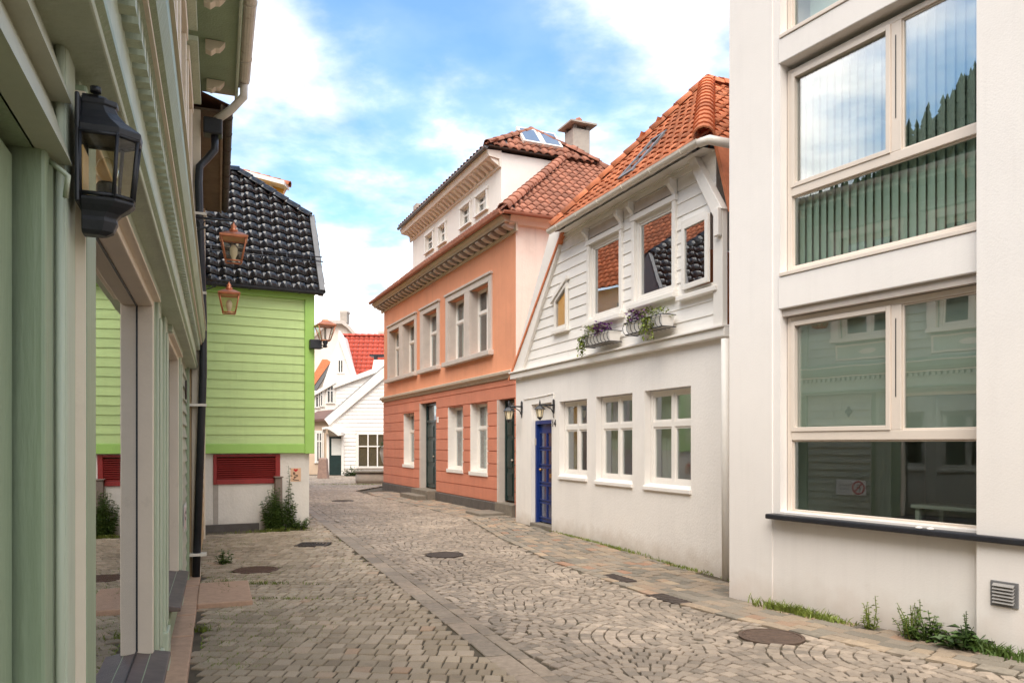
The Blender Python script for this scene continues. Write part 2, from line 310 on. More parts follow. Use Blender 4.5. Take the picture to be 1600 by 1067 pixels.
# ---------------------------------------------------------------- building helpers
def wall_grid(mb, F, u0, u1, z0, z1, holes=(), d=0, rev=.16, ul=None, ur=None):
    """front sheet of a wall with openings (u0,u1,z0,z1) and the reveals of those openings"""
    us = sorted({u0, u1} | {min(max(h[i], u0), u1) for h in holes for i in (0, 1)})
    zs = sorted({z0, z1} | {min(max(h[i], z0), z1) for h in holes for i in (2, 3)})
    for a, b in zip(us, us[1:]):
        for c, e in zip(zs, zs[1:]):
            m, n = (a + b) / 2, (c + e) / 2
            if any(h[0] < m < h[1] and h[2] < n < h[3] for h in holes): continue
            mb.poly([F.P(a, c, d), F.P(b, c, d), F.P(b, e, d), F.P(a, e, d)])
    for h in holes:
        a, b, c, e = h[:4]; q = h[4] if len(h) > 4 else rev; P = F.P
        for p, r in (((a, c), (a, e)), ((a, e), (b, e)), ((b, e), (b, c)), ((b, c), (a, c))):
            mb.poly([P(*p, d), P(*r, d), P(*r, d - q), P(*p, d - q)])
    return mb
def shell(mb, F, u0, u1, z0, z1, depth, d=0, left=True, right=True):
    P = F.P
    if left: mb.poly([P(u0, z0, d), P(u0, z0, d - depth), P(u0, z1, d - depth), P(u0, z1, d)])
    if right: mb.poly([P(u1, z0, d), P(u1, z0, d - depth), P(u1, z1, d - depth), P(u1, z1, d)])
    mb.poly([P(u0, z0, d - depth), P(u1, z0, d - depth), P(u1, z1, d - depth), P(u0, z1, d - depth)])
    return mb
def window(F, parent, u0, u1, z0, z1, d=-.1, cols=2, split=.36, fr=.05, mu=.05, fm=None, gm=None, th=.06, sash=.028, sill=None, casing=None, cm=None, curtain=None, name='window', label=None):
    fm = fm or WHITE; gm = gm or G_DARK; mb = MB()
    mb.box(F, u0, u0 + fr, z0, z1, d - th, d).box(F, u1 - fr, u1, z0, z1, d - th, d)
    mb.box(F, u0 + fr, u1 - fr, z1 - fr, z1, d - th, d - .002).box(F, u0 + fr, u1 - fr, z0, z0 + fr, d - th, d - .002)
    cu = [u0 + fr + (u1 - u0 - 2 * fr) * i / cols for i in range(cols + 1)]
    zt = z1 - (z1 - z0) * split if split else None
    for c in cu[1:-1]: mb.box(F, c - mu / 2, c + mu / 2, z0 + fr, z1 - fr, d - th, d - .004)
    if zt:
        for i in range(cols):
            a = cu[i] + (mu / 2 if i else 0); b = cu[i + 1] - (mu / 2 if i < cols - 1 else 0)
            mb.box(F, a, b, zt - mu / 2, zt + mu / 2, d - th, d - .003)
    cells = []
    for i in range(cols):
        a = cu[i] + (mu / 2 if i else 0); b = cu[i + 1] - (mu / 2 if i < cols - 1 else 0)
        for c, e in ([(z0 + fr, zt - mu / 2), (zt + mu / 2, z1 - fr)] if zt else [(z0 + fr, z1 - fr)]): cells.append((a, b, c, e))
    if sash:
        s = sash
        for a, b, c, e in cells:
            mb.box(F, a, a + s, c, e, d - th, d - .02).box(F, b - s, b, c, e, d - th, d - .02).box(F, a + s, b - s, e - s, e, d - th, d - .021).box(F, a + s, b - s, c, c + s, d - th, d - .021)
    wdw = mb.build(name, fm, parent, 0, label)
    for a, b, c, e in cells:
        bx('pane', gm, wdw, F, a + sash - .004, b - sash + .004, c + sash - .004, e - sash + .004, d - .044, d - .038)
    if curtain:
        cm_, k = curtain; n = 26; vs = []; fs = []
        for i in range(n + 1):
            u = u0 + fr + (u1 - u0 - 2 * fr) * i / n; dd = d - .16 + .018 * math.sin(i * 1.9)
            vs += [F.P(u, z0, dd), F.P(u, z1, dd)]
        fs = [(2 * i, 2 * i + 2, 2 * i + 3, 2 * i + 1) for i in range(n) if k[0] <= i / n < k[1] or k[2] <= i / n < k[3]]
        MB().add(vs, fs, True).build('curtain', cm_, wdw)
    if sill: bx('sill', sill[0], wdw, F, u0 - sill[1], u1 + sill[1], z0 - sill[2], z0 - .002, d - th, sill[3], .006)
    if casing:
        w_, p = casing; m = MB(); cm = cm or fm
        m.box(F, u0 - w_, u0, z0 - .0, z1, 0, p).box(F, u1, u1 + w_, z0, z1, 0, p).box(F, u0 - w_ - .02, u1 + w_ + .02, z1, z1 + w_, 0, p + .012).box(F, u0 - w_ - .02, u1 + w_ + .02, z0 - w_ * .5, z0, 0, p + .03)
        m.build('casing', cm, wdw, .006)
    return wdw
def boards(F, parent, m, z0, z1, e, ul, ur, holes=(), d=0, t=.026, t2=.006, gap=0, name='weatherboard', cut=True):
    """lapped boards (or flat courses), each its own piece, cut at the openings"""
    ul_ = ul if callable(ul) else (lambda z: ul); ur_ = ur if callable(ur) else (lambda z: ur)
    z = z0
    while z < z1 - .02:
        y1 = min(z + e, z1) - gap
        def piece(ua, ub, za, zb, La=False, Rb=False):
            if zb - za < .012: return
            A0 = ul_(za) if La else ua; A1 = ul_(zb) if La else ua; B0 = ur_(za) if Rb else ub; B1 = ur_(zb) if Rb else ub
            if B0 - A0 < .015: return
            j = random.uniform(-.0015, .0015); P = F.P
            f0 = d + t + j; f1 = d + t2 + j if t2 < t else d + t + j
            MB().hexa([P(A0, za, f0), P(B0, za, f0), P(B0, za, d - .004), P(A0, za, d - .004)], [P(A1, zb, f1), P(B1, zb, f1), P(B1, zb, d - .004), P(A1, zb, d - .004)]).build(name, m, parent)
        hs = sorted(h for h in holes if h[2] < y1 - .005 and h[3] > z + .005)
        cur = None; first = True
        for h in hs:
            piece(cur if cur is not None else 0, h[0], z, y1, La=first); first = False; cur = h[1]
            if h[2] > z + .015: piece(h[0], h[1], z, h[2])
            if h[3] < y1 - .015: piece(h[0], h[1], h[3], y1)
        if cut and not hs and random.random() < .6:      # butt joint
            c0 = ul_(z) + (ur_(z) - ul_(z)) * random.uniform(.25, .8); piece(0, c0 - .0015, z, y1, La=True); piece(c0 + .0015, 0, z, y1, Rb=True)
        else: piece(cur if cur is not None else 0, 0, z, y1, La=first, Rb=True)
        z += e
def tile_mesh(name, tw, th, m, amp=.032, seg=7, thick=.016, over=1.22):
    vs, fs = [], []
    for yy, zz in ((0, .03), (th * over, .0)):
        for k in range(seg + 1):
            x = k / seg * 1.06; z = amp * (math.sin(2 * math.pi * x - .5) * .75 + .25 * math.sin(4 * math.pi * x))
            vs.append((x * tw, yy, z + zz + .012))
    for k in range(seg + 1): vs.append((vs[k][0], .004, vs[k][2] - thick))
    n = seg + 1
    fs = [(k, k + 1, n + k + 1, n + k) for k in range(seg)] + [(2 * n + k, 2 * n + k + 1, k + 1, k) for k in range(seg)]
    me = bpy.data.meshes.new(name); me.from_pydata(vs, [], fs); me.materials.append(m)
    for p in me.polygons: p.use_smooth = p.index < seg
    me.update(); return me
def inside(p, poly):
    x, y = p; c = False; n = len(poly)
    for i in range(n):
        (x1, y1), (x2, y2) = poly[i], poly[(i + 1) % n]
        if (y1 > y) != (y2 > y) and x < (x2 - x1) * (y - y1) / (y2 - y1) + x1: c = not c
    return c
def tiled(parent, pts, tw, th, m, eave=None, limit=300, name='roof_tile', under=True, amp=.032, keep=None, seg=7):
    """tile a planar roof face; pts in order, first edge is the eave. The tiles are pieces; those past the limit are joined."""
    pts = [Vector(p) for p in pts]; o = pts[0]; eu = (pts[1] - o).normalized(); nn = eu.cross(pts[2] - o).normalized()
    if nn.z < 0: nn = -nn
    ev = nn.cross(eu).normalized()
    if ev.z < 0: ev = -ev
    if eu.cross(ev).dot(nn) < 0: o = pts[1]; eu = -eu
    p2 = [((p - o).dot(eu), (p - o).dot(ev)) for p in pts]
    if under: MB().poly([p - nn * .012 for p in pts]).build('roof_deck', LEAD, parent)
    me = tile_mesh(name, tw, th, m, amp, seg)
    xs = [p[0] for p in p2]; ys = [p[1] for p in p2]; spots = []
    j = 0; y = -.04
    while y < max(ys):
        x = min(xs) - tw * .3
        while x < max(xs):
            c = (x + tw * .5, max(y + th * .5, .02))
            if inside(c, p2): spots.append((x + random.uniform(-.004, .004), y + random.uniform(-.008, .008)))
            x += tw
        y += th; j += 1
    mats = []
    for x, y in spots:
        pos = o + eu * x + ev * y + nn * random.uniform(0, .004)
        a = random.uniform(-.012, .012); e1 = (eu * math.cos(a) + ev * math.sin(a)); e2 = nn.cross(e1)
        mats.append(Matrix(((e1.x, e2.x, nn.x, pos.x), (e1.y, e2.y, nn.y, pos.y), (e1.z, e2.z, nn.z, pos.z), (0, 0, 0, 1))))
    mats.sort(key=lambda M: M.to_translation().length)
    for M in mats[:limit]: inst(name, me, M, parent)
    rest = mats[limit:]
    if rest:
        mb = MB(); tone = []; fs = [tuple(p.vertices) for p in me.polygons]; vs = [v.co.copy() for v in me.vertices]
        for M in rest: mb.add([M @ v for v in vs], fs, True); tone += [random.random()] * len(vs)
        o2 = mb.build('distant_roof_tiles', m, parent, kind='stuff'); at = o2.data.attributes.new('tone', 'FLOAT', 'POINT'); at.data.foreach_set('value', tone)
    return len(mats)
def ridge(parent, p0, p1, r, L, m, name='ridge_tile', up=None):
    p0, p1 = Vector(p0), Vector(p1); t = (p1 - p0).normalized(); n = max(1, int((p1 - p0).length / L)); L = (p1 - p0).length / n
    up = up or Vector((0, 0, 1)); s = t.cross(up).normalized(); up = s.cross(t).normalized()
    vs, fs = [], []; S = 7
    for y, k in ((-.02, 1.12), (L * 1.08, .92)):
        for i in range(S):
            a = math.pi * (i / (S - 1)); vs.append((r * k * math.cos(a), y, r * k * math.sin(a) * .95 - .03))
    for i in range(S): vs.append((vs[i][0] * .86, -.018, vs[i][2] * .86 - .006))
    fs = [(i, i + 1, S + i + 1, S + i) for i in range(S - 1)] + [(i + 1, i, 2 * S + i, 2 * S + i + 1) for i in range(S - 1)]
    me = bpy.data.meshes.new(name); me.from_pydata(vs, [], fs); me.materials.append(m)
    for q in me.polygons: q.use_smooth = q.index < S - 1
    for i in range(n):
        pos = p0 + t * L * i
        inst(name, me, Matrix(((s.x, t.x, up.x, pos.x), (s.y, t.y, up.y, pos.y), (s.z, t.z, up.z, pos.z), (0, 0, 0, 1))), parent)
def half_gutter(F, parent, u0, u1, z, d, r, m, joints=0, name='gutter'):
    prof = [(d + r * math.cos(a), z + r * math.sin(a)) for a in [math.pi + math.pi * i / 8 for i in range(9)]] + [(d + r + .004, z + .012), (d - r, z + .012)]
    mb = MB().profile(F, prof, u0, u1); g = mb.build(name, m, parent)
    for i in range(joints):
        u = u0 + (u1 - u0) * (i + .5) / joints; k = r + .008
        MB().profile(F, [(d + k * math.cos(a), z + k * math.sin(a)) for a in [math.pi + math.pi * j / 8 for j in range(9)]], u - .02, u + .02).build('gutter_bracket', m, g)
    return g

# ---------------------------------------------------------------- ground
def gz(x, y): return -.085 * math.exp(-((x - 2.5) ** 2 + ((y - 9.2) * .75) ** 2) / 4.0)
xs = [-400, -150, -60, -30] + [-18 + .75 * i for i in range(45)] + [22, 40, 100, 400]
ys = [-400, -150, -50, -20, -10, -4] + [.75 * i for i in range(60)] + [50, 60, 90, 150, 400, 900]
mb = MB(); nx = len(xs)
mb.add([(x, y, gz(x, y) - .05) for y in ys for x in xs], [(j * nx + i, j * nx + i + 1, (j + 1) * nx + i + 1, (j + 1) * nx + i) for j in range(len(ys) - 1) for i in range(nx - 1)], True)
tag(mb.build('ground', JOINT), 'bare earth showing beneath and beyond the stone paving', None, kind='structure')

FS = Frame(265, 806, 806.5, 0, 'R')      # salmon house front
FC = Frame(305, 809, 815, 0, 'R')        # white cottage front
FM = Frame(110, 1142, 932, -.08, 'R')    # modern white building front
FG = Frame(340, 262, 1023, 0, 'L')       # sage green house front
FGR = Frame(3200, 483, 823, 0, 'F')      # bright green house front

def Lx(y): return 2.134 - .377 * y
RP = [(-2, 9.0), (3.4, 5.25), (5.47, 3.65), (6.3, 2.94), (7.5, 2.19), (8.36, 1.75), (9.7, 1.15), (11, .55), (13.5, -.2), (16.9, -.95), (20, -2.3), (27, -5.5), (29, -5.2), (45, -3)]
def Rx(y):
    for (a, p), (b, q) in zip(RP, RP[1:]):
        if a <= y <= b: return p + (q - p) * (y - a) / (b - a)
    return RP[-1][1]
def wall_r(y):   # X of the house fronts on the right of the street
    if y < 8.72: return 7.473 - .575 * y
    if y < 16.3: return 6.80 - .4125 * y
    return 7.86 - .4458 * y
def wall_l(y):   # X of the house fronts on the left
    return -.39 - .3833 * y if y < 9.9 else -13.0
def strip(name, fl, fr, y0, y1, n, m, label, dz):
    vs, fs = [], []; k = 7
    for i in range(n + 1):
        y = y0 + (y1 - y0) * i / n
        for j in range(k): x = fl(y) + (fr(y) - fl(y)) * j / (k - 1); vs.append((x, y, gz(x, y) + dz))
    fs = [(i * k + j, i * k + j + 1, (i + 1) * k + j + 1, (i + 1) * k + j) for i in range(n) for j in range(k - 1)]
    return tag(MB().add(vs, fs, True).build(name, m), label, None, kind='structure')
road = strip('road', Lx, Rx, -2, 44, 90, JOINT, 'narrow street paved with small stone setts in fan arcs', -.015)
pave = strip('pavement', wall_l, Lx, -2, 30, 90, JOINT, 'strip of rectangular stone setts in rows beside the green houses', -.0145)
foot = strip('footway', Rx, lambda y: max(wall_r(y) + .1, Rx(y) + .02), -2, 27, 90, JOINT, 'narrow footway of larger mixed stones along the right-hand houses', -.0135)

def sett_shape(hw, hl, jit, rnd):
    j = lambda: rnd.uniform(-jit, jit)
    c = [(-hw + j(), -hl + j()), (hw + j(), -hl + j()), (hw + j(), hl + j()), (-hw + j(), hl + j())]
    i1 = .92; tz = [rnd.uniform(-.0015, .0015) for _ in range(4)]
    vs = [(x, y, -.05) for x, y in c] + [(x, y, -.007) for x, y in c] + [(x * i1, y * i1, tz[k]) for k, (x, y) in enumerate(c)] 
    fs = [(0, 1, 5, 4), (1, 2, 6, 5), (2, 3, 7, 6), (3, 0, 4, 7), (4, 5, 9, 8), (5, 6, 10, 9), (6, 7, 11, 10), (7, 4, 8, 11), (8, 9, 10, 11)]
    return vs, fs
def lay(parent, spots, m, name, stuff_name, limit=300, jit=.065):
    """spots: (x, y, angle, width, length). The largest in view become pieces, the rest one mass."""
    rnd = random.Random(3)
    def key(s):
        seen = s[1] > 5.0 and abs(s[0] / s[1]) < .68
        return (0 if seen else 1, s[0] ** 2 + s[1] ** 2)
    spots = sorted(spots, key=key); var = []
    for i in range(14):
        me = bpy.data.meshes.new(name); v, f = sett_shape(.5, .5, jit, rnd); me.from_pydata(v, [], f); me.materials.append(m)
        for p in me.polygons: p.use_smooth = False
        me.update(); var.append(me)
    for x, y, a, w_, l in spots[:limit]:
        M = Matrix.Translation((x, y, gz(x, y) + rnd.uniform(-.003, .003))) @ Matrix.Rotation(a + rnd.uniform(-.04, .04), 4, 'Z') @ Matrix.Rotation(rnd.uniform(-.02, .02), 4, 'X') @ Matrix.Rotation(rnd.uniform(-.02, .02), 4, 'Y') @ Matrix.Diagonal((w_, l, 1, 1))
        inst(name, var[rnd.randrange(14)], M, parent)
    mb = MB(); tone = []
    for x, y, a, w_, l in spots[limit:]:
        v, f = sett_shape(w_ / 2, l / 2, jit * w_, rnd); ca, sa = math.cos(a), math.sin(a); z = gz(x, y) + rnd.uniform(-.003, .003); tx, ty = rnd.uniform(-.02, .02), rnd.uniform(-.02, .02)
        mb.add([(x + p * ca - q * sa, y + p * sa + q * ca, z + r + p * tx + q * ty) for p, q, r in v], f); tone += [rnd.random()] * 12
    if mb.v:
        o = mb.build(stuff_name, m, parent, kind='stuff'); at = o.data.attributes.new('tone', 'FLOAT', 'POINT'); at.data.foreach_set('value', tone)
# rows of setts on the left
ex, ey = Vector((.9987, -.05)), Vector((.05, .9987)); sp = []
covers = [(-3.35, 10.05, .30), (-1.0, 11.45, .31), (2.27, 6.72, .30), (-3.26, 12.6, .26), (-4.9, 22.2, .34)]
def clear(x, y): return all((x - a) ** 2 + ((y - b)) ** 2 > r * r for a, b, r in covers)
rnd = random.Random(5)
row = 0; t = 2.0
while t < 30:
    dl = rnd.uniform(.145, .175) if t < 14 else .165
    s = -14 + rnd.uniform(0, .15)
    while s < 6:
        w_ = rnd.uniform(.105, .15)
        p = ex * (s + w_ / 2) + ey * (t + dl / 2) + Vector((0, .02 * math.sin(s * 1.3 + t)))
        if wall_l(p.y) + .22 < p.x < Lx(p.y) - .10 and p.y > 3.4 and clear(p.x, p.y) and not (p.y > 14.6 + (p.x + 4) * .45 and p.x < -4.1 - .36 * (p.y - 15.2)):
            sp.append((p.x, p.y, -.05 + rnd.uniform(-.04, .04), w_ - .014, dl - .017))
        s += w_
    t += dl
lay(pave, sp, SETT_L, 'sett', 'distant_setts')
# overlapping fans of small setts on the road: rings about centres set like fish scales
tdir = Vector((-.353, .936)); cdir = Vector((.936, .353)); sp = []; RR = 1.12; dt = .108
def fan_c(i, j): return ((i + .5 * (j % 2)) * 2 * RR + .45, j * RR)
for j in range(-2, 40):
    for i in range(-8, 9):
        cx, cy = fan_c(i, j)
        q0 = cdir * cx + tdir * cy
        if q0.y < 1 or q0.y > 42 or q0.x < Lx(q0.y) - 1.6 or q0.x > Rx(q0.y) + 1.6: continue
        near = [fan_c(a, b) for b in (j - 1, j - 2, j - 3) for a in range(i - 2, i + 3)]
        k = 0; rr = RR - dt * .5
        while rr > .06:
            n = max(4, int(2 * math.pi * rr / .103)); ph = rnd.random() * 6.28
            for m_ in range(n):
                th = ph + 2 * math.pi * m_ / n; x, y = cx + rr * math.sin(th), cy + rr * math.cos(th)
                if any((x - a) ** 2 + (y - b) ** 2 < (RR - .012) ** 2 for a, b in near): continue
                p = cdir * x + tdir * y
                if not (3.4 < p.y < 40) or not (Lx(p.y) + .27 < p.x < Rx(p.y) - .06) or not clear(p.x, p.y): continue
                sp.append((p.x, p.y, math.atan2(cdir.y, cdir.x) - th + rnd.uniform(-.05, .05), 2 * math.pi * rr / n * rnd.uniform(.90, 1.0) - .010, dt * rnd.uniform(.94, 1.0) - .010))
            rr -= dt; k += 1
print('fan setts', len(sp))
lay(road, sp, SETT_R, 'sett', 'distant_setts', jit=.075)
# larger mixed stones of the right-hand footway, laid in courses along its edge
sp = []; y = 3.0
rows = 0
for q in range(9):
    y = 3.2; wq = .155
    while y < 26:
        l = rnd.uniform(.15, .27); ym = y + l * .45
        tx = (Rx(ym + .05) - Rx(ym - .05)) / .1; nrm = math.hypot(1, tx); ang = math.atan2(1, tx)
        off = .15 + q * wq + wq / 2
        px, py = Rx(ym) + off / nrm, ym - off * tx / nrm
        if px < wall_r(py) - .06 and clear(px, py): sp.append((px, py, ang, l - .014, wq - .013))
        y += l / nrm
lay(foot, sp, SETT_F, 'sett', 'distant_setts', jit=.08)
# edge stones: flat slabs between pavement and road, small kerb stones along the footway
def slab_row(parent, fx, y0, y1, wid, l0, l1, m, name, lift):
    y = y0
    while y < y1:
        l = rnd.uniform(l0, l1); ym = y + l * .46; tx = (fx(ym + .05) - fx(ym - .05)) / .1; nrm = math.hypot(1, tx); x = fx(ym)
        v, f = sett_shape((l - .012) / 2, wid / 2 * rnd.uniform(.94, 1.0), .008, rnd); a = math.atan2(1, tx); ca, sa = math.cos(a), math.sin(a)
        MB().add([(x + p * ca - q * sa, ym + p * sa + q * ca, gz(x, ym) + lift + r * .8 + rnd.uniform(-.001, .001)) for p, q, r in v], f).build(name, m, parent)
        y += l / nrm
slab_row(road, lambda y: Lx(y) + .02, 3.6, 27, .20, .22, .62, SETT_K, 'edge_slab', .002)
slab_row(road, lambda y: Lx(y) + .195, 3.6, 27, .13, .14, .30, SETT_K, 'edge_slab', .0)
slab_row(foot, lambda y: Rx(y) + .06, 3.6, 25, .14, .20, .36, SETT_F, 'kerb_stone', .008)
# thin stone foundation course along the sage house
F2 = subframe(FG, 0)
for i in range(11): bx('foundation_stone', GRANITE, pave, FG, -5.3 + i * .82, -4.492 + i * .82, -.03, .035 + .008 * (i % 3), -.05, .17, .01)

# ---------------------------------------------------------------- modern white building (right)
mo = thing('apartment_building', 'modern white rendered building with tall tinted windows filling the right edge', 'building', FM.P(0, 0, 0))
F = FM; UA, UB = F.u(1219), F.u(1531); LOW = (F.z(1240, 798) - .02, 3.06); UPP = (3.43, 5.64); TOP = (5.93, 8.2)
holes = [(UA, UB, *LOW, .2), (UA, UB, *UPP, .2), (UA, UB, *TOP, .2)]
mb = MB(); wall_grid(mb, F, 0, 9, -.3, 10, holes); shell(mb, F, 0, 9, -.3, 10, 6); mb.poly([F.P(0, 10, 0), F.P(9, 10, 0), F.P(9, 10, -6), F.P(0, 10, -6)])
mb.build('wall', MODW, mo)
bx('wall_pier', MODW, mo, F, UB + .012, 9.02, -.3, 10.02, -.02, .07)
bx('wall_pier', MODW, mo, F, -.012, UA - .10, -.3, 10.02, -.02, .012)
for z0, z1 in ((LOW[1] + .002, UPP[0] - .03), (UPP[1] + .002, TOP[0] - .03)): bx('spandrel', MODW, mo, F, UA - .02, UB + .01, z0, z1, -.03, .010, .01)
for z in (UPP[0], TOP[0]): bx('sill_strip', FRAMEM, mo, F, UA - .0, UB + .008, z - .028, z + .012, -.12, .022, .005)
mb = MB(); mb.box(F, UA, UB, LOW[1] - .075, LOW[1] - .004, -.13, -.03); mb.build('head_board', STONEG, mo)
D = -.10
def mod_window(z0, z1, zr, um, low_glass, upper=True):
    a, b = UA + .01, UB - .004; fr = .055; th = .07; m = MB()
    m.box(F, a, a + fr, z0, z1, D - th, D).box(F, b - fr, b, z0, z1, D - th, D).box(F, a + fr, b - fr, z1 - fr, z1, D - th, D - .002).box(F, a + fr, b - fr, z0, z0 + fr, D - th, D - .002)
    m.box(F, a + fr, b - fr, zr - .045, zr + .045, D - th, D + .004).box(F, um - .05, um + .05, zr + .045, z1 - fr, D - th, D + .002)
    wd = m.build('window', FRAMEM, mo, .006)
    s = .045; cells = [(a + fr, um - .05, zr + .045, z1 - fr, True, G_MOD), (um + .05, b - fr, zr + .045, z1 - fr, False, G_MOD), (a + fr, b - fr, z0 + fr, zr - .045, False, low_glass)]
    for c0, c1, e0, e1, opens, g in cells:
        q = s if opens else .016; dd = D + (.016 if opens else -.02)
        m = MB().box(F, c0, c0 + q, e0, e1, D - .05, dd).box(F, c1 - q, c1, e0, e1, D - .05, dd).box(F, c0 + q, c1 - q, e1 - q, e1, D - .05, dd - .001).box(F, c0 + q, c1 - q, e0, e0 + q, D - .05, dd - .001)
        sa = m.build('sash', FRAMEM, wd, .004)
        bx('pane', g, wd, F, c0 + q - .006, c1 - q + .006, e0 + q - .006, e1 - q + .006, D - .042, D - .034)
    bx('gasket', BLACKM, wd, F, a + fr - .004, a + fr + .002, zr + .2, z1 - .35, D - .001, D + .004); bx('gasket', BLACKM, wd, F, um - .004, um + .004, zr + .35, z1 - .18, D + .002, D + .006)
    return wd, a + fr, b - fr
UM = F.u(1400, D)
w1, a, b = mod_window(F.z(1240, 806, D), LOW[1] - .08, F.z(1240, 681, D), UM, G_MODD)
bx('roller_blind', BLIND, w1, F, a, b, F.z(1240, 681, D) - .02, LOW[1] - .1, D - .085, D - .08)
w2, a, b = mod_window(UPP[0] + .014, UPP[1] - .06, F.z(1240, 300, D), UM, G_MODD)
zt = UPP[1] - .1; zb = UPP[0] + .1; n = 22
for i in range(n):
    u = a + (b - a) * (i + .5) / n; k = .046; P = F.P
    MB().hexa([P(u - k, zb, D - .13), P(u + k, zb, D - .09), P(u + k, zb, D - .093), P(u - k, zb, D - .133)], [P(u - k, zt, D - .13), P(u + k, zt, D - .09), P(u + k, zt, D - .093), P(u - k, zt, D - .133)]).build('blind_slat', BLIND, w2)
w3, a, b = mod_window(TOP[0] + .014, TOP[1] - .06, TOP[0] + .75, UM, G_MODD)
bx('roller_blind', BLIND, w3, F, a, b, TOP[0] + .05, TOP[1] - .1, D - .3, D - .29)
# rooms behind the glass
for z0, z1 in ((.35, 3.2), (3.22, 5.8), (5.82, 8.4)):
    m = MB(); P = F.P; p = [(UA - .4, -.22), (UB + .6, -.22), (UB + .6, -3.2), (UA - .4, -3.2)]
    m.poly([P(u, z0, d) for u, d in p]).poly([P(u, z1, d) for u, d in p])
    for (u, d), (u2, d2) in zip(p[1:], p[2:] + p[:1]): m.poly([P(u, z0, d), P(u2, z0, d2), P(u2, z1, d2), P(u, z1, d)])
    m.build('room', ROOM, mo)
bx('window_ledge', BLACKM, mo, F, F.u(1198, .1), 9.0, LOW[0] - .075, LOW[0] - .022, -.12, .13, .012, 'black slate ledge under the lower window')
tb = thing('table', 'pale table seen dimly through the lower tinted window', 'table', F.P(UB - .7, .38, -.9)); tz = 1.02
bx('table_top', WHITE, tb, F, UB - 1.05, UB - .35, tz, tz + .035, -1.2, -.7, .005)
for uu in (UB - 1.02, UB - .42):
    for dd in (-1.17, -.77): bx('leg', WHITE, tb, F, uu, uu + .04, .36, tz, dd, dd + .04)
# ventilation grille
vu, vz = F.uz(1570, 928, .07); vn = MB().box(F, vu - .105, vu + .105, vz - .10, vz + .10, .068, .082).build('vent_frame', LEAD, mo, .004)
for i in range(6):
    z = vz - .068 + i * .027; P = F.P
    MB().hexa([P(vu - .08, z - .008, .105), P(vu + .08, z - .008, .105), P(vu + .08, z + .012, .083), P(vu - .08, z + .012, .083)], [P(vu - .08, z - .004, .107), P(vu + .08, z - .004, .107), P(vu + .08, z + .016, .083), P(vu - .08, z + .016, .083)]).build('louvre', mat('louvre_grey', (.30, .285, .27), .5, .1, 5), vn)
# chips of plaster left on the ledge
for i, (p, q) in enumerate(((1437, 832), (1455, 832))):
    u, z = F.uz(p, q, .05)
    MB().lathe(F.P(u, LOW[0] - .022, .06), [(.004, 0), (.03, .004), (.022, .014), (.006, .018)], 7, False).build('plaster_crumb', WHITE).update_tag()
for o, l in zip([o for o in bpy.data.objects if o.name.startswith('plaster_crumb')], ('left crumb of white plaster on the black window ledge', 'right crumb of white plaster on the black window ledge')): tag(o, l, 'crumb')

# ---------------------------------------------------------------- white cottage
co = thing('cottage', 'white cottage with blue door, boarded upper floor and orange tiled roof', 'house', FC.P(0, 0, 0))
F = FC; UE = 7.75; ZB = F.z(1132, 525)
def opening(p0, p1, pt, yt, pb, yb): return (F.u(p0), F.u(p1), F.z(pb, yb), F.z(pt, yt))
wl = [opening(874, 917, 916.6, 622.7, 917, 748), opening(931, 988, 987, 613.7, 988, 757), opening(1007, 1079.5, 1078.6, 602.4, 1079.5, 766.6)]
dr = (F.u(830), F.u(862), .0, F.z(830, 632))
mb = MB(); wall_grid(mb, F, -.1, UE, -.35, ZB, [(*h, .17) for h in wl] + [(*dr, .2)]); shell(mb, F, -.1, UE, -.35, ZB, 6)
mb.build('wall', COTW, co)
for i, (a, b, c, e) in enumerate(wl):
    wd = window(F, co, a + .012, b - .012, c + .055, e - .012, -.11, 2, .36, .055, .075, WHITE, G_DARK, sash=.032, curtain=(CURT, (0, .12 + .1 * i, .8, 1.0)))
    P = F.P
    MB().hexa([P(a - .015, c - .05, .035), P(b + .015, c - .05, .035), P(b + .015, c - .05, -.12), P(a - .015, c - .05, -.12)], [P(a - .015, c + .012, .035), P(b + .015, c + .012, .035), P(b + .015, c + .056, -.12), P(a - .015, c + .056, -.12)]).build('sill', COTW, wd, .01)
# blue panelled door with its white fanlight board
a, b, c, e = dr; zd = F.z(861, 655.6)
bx('transom_board', WHITE, co, F, a, b, zd + .005, e, -.16, -.09, .004)
d0 = MB().box(F, a + .02, a + .08, .06, zd, -.2, -.08).box(F, b - .07, b - .01, .06, zd, -.2, -.08).box(F, a + .08, b - .07, zd - .07, zd, -.2, -.082).build('door_frame', BLUE, co, .005)
door = MB().box(F, a + .08, b - .07, .09, zd - .07, -.19, -.15).build('door', BLUE, co)
for i in range(5):
    z = .19 + i * (zd - .35) / 5; h = (zd - .35) / 5 - .09
    for k in (0, 1):
        u = a + .13 + k * (b - a - .25) / 2; w_ = (b - a - .25) / 2 - .05
        m = MB().box(F, u - .025, u, z - .025, z + h + .025, -.15, -.128).box(F, u + w_, u + w_ + .025, z - .025, z + h + .025, -.15, -.128).box(F, u, u + w_, z - .025, z, -.15, -.129).box(F, u, u + w_, z + h, z + h + .025, -.15, -.129)
        m.build('door_panel', BLUE, door); bx('door_pane', G_DARK, door, F, u, u + w_, z, z + h, -.152, -.146)
bx('letter_plate', BRASS, door, F, b - .36, b - .12, .98, 1.06, -.15, -.118, .004)
MB().lathe(F.P(a + .16, 1.12, -.13), [(.012, -.02), (.028, .0), (.03, .02), (.012, .035)], 10).build('door_knob', BRASS, door)
bx('bell_panel', CONC, d0, F, a + .03, a + .075, 1.62, 1.76, -.08, -.066)
bx('threshold', STEPS, co, F, a, b, -.06, .06, -.2, .03, .01)
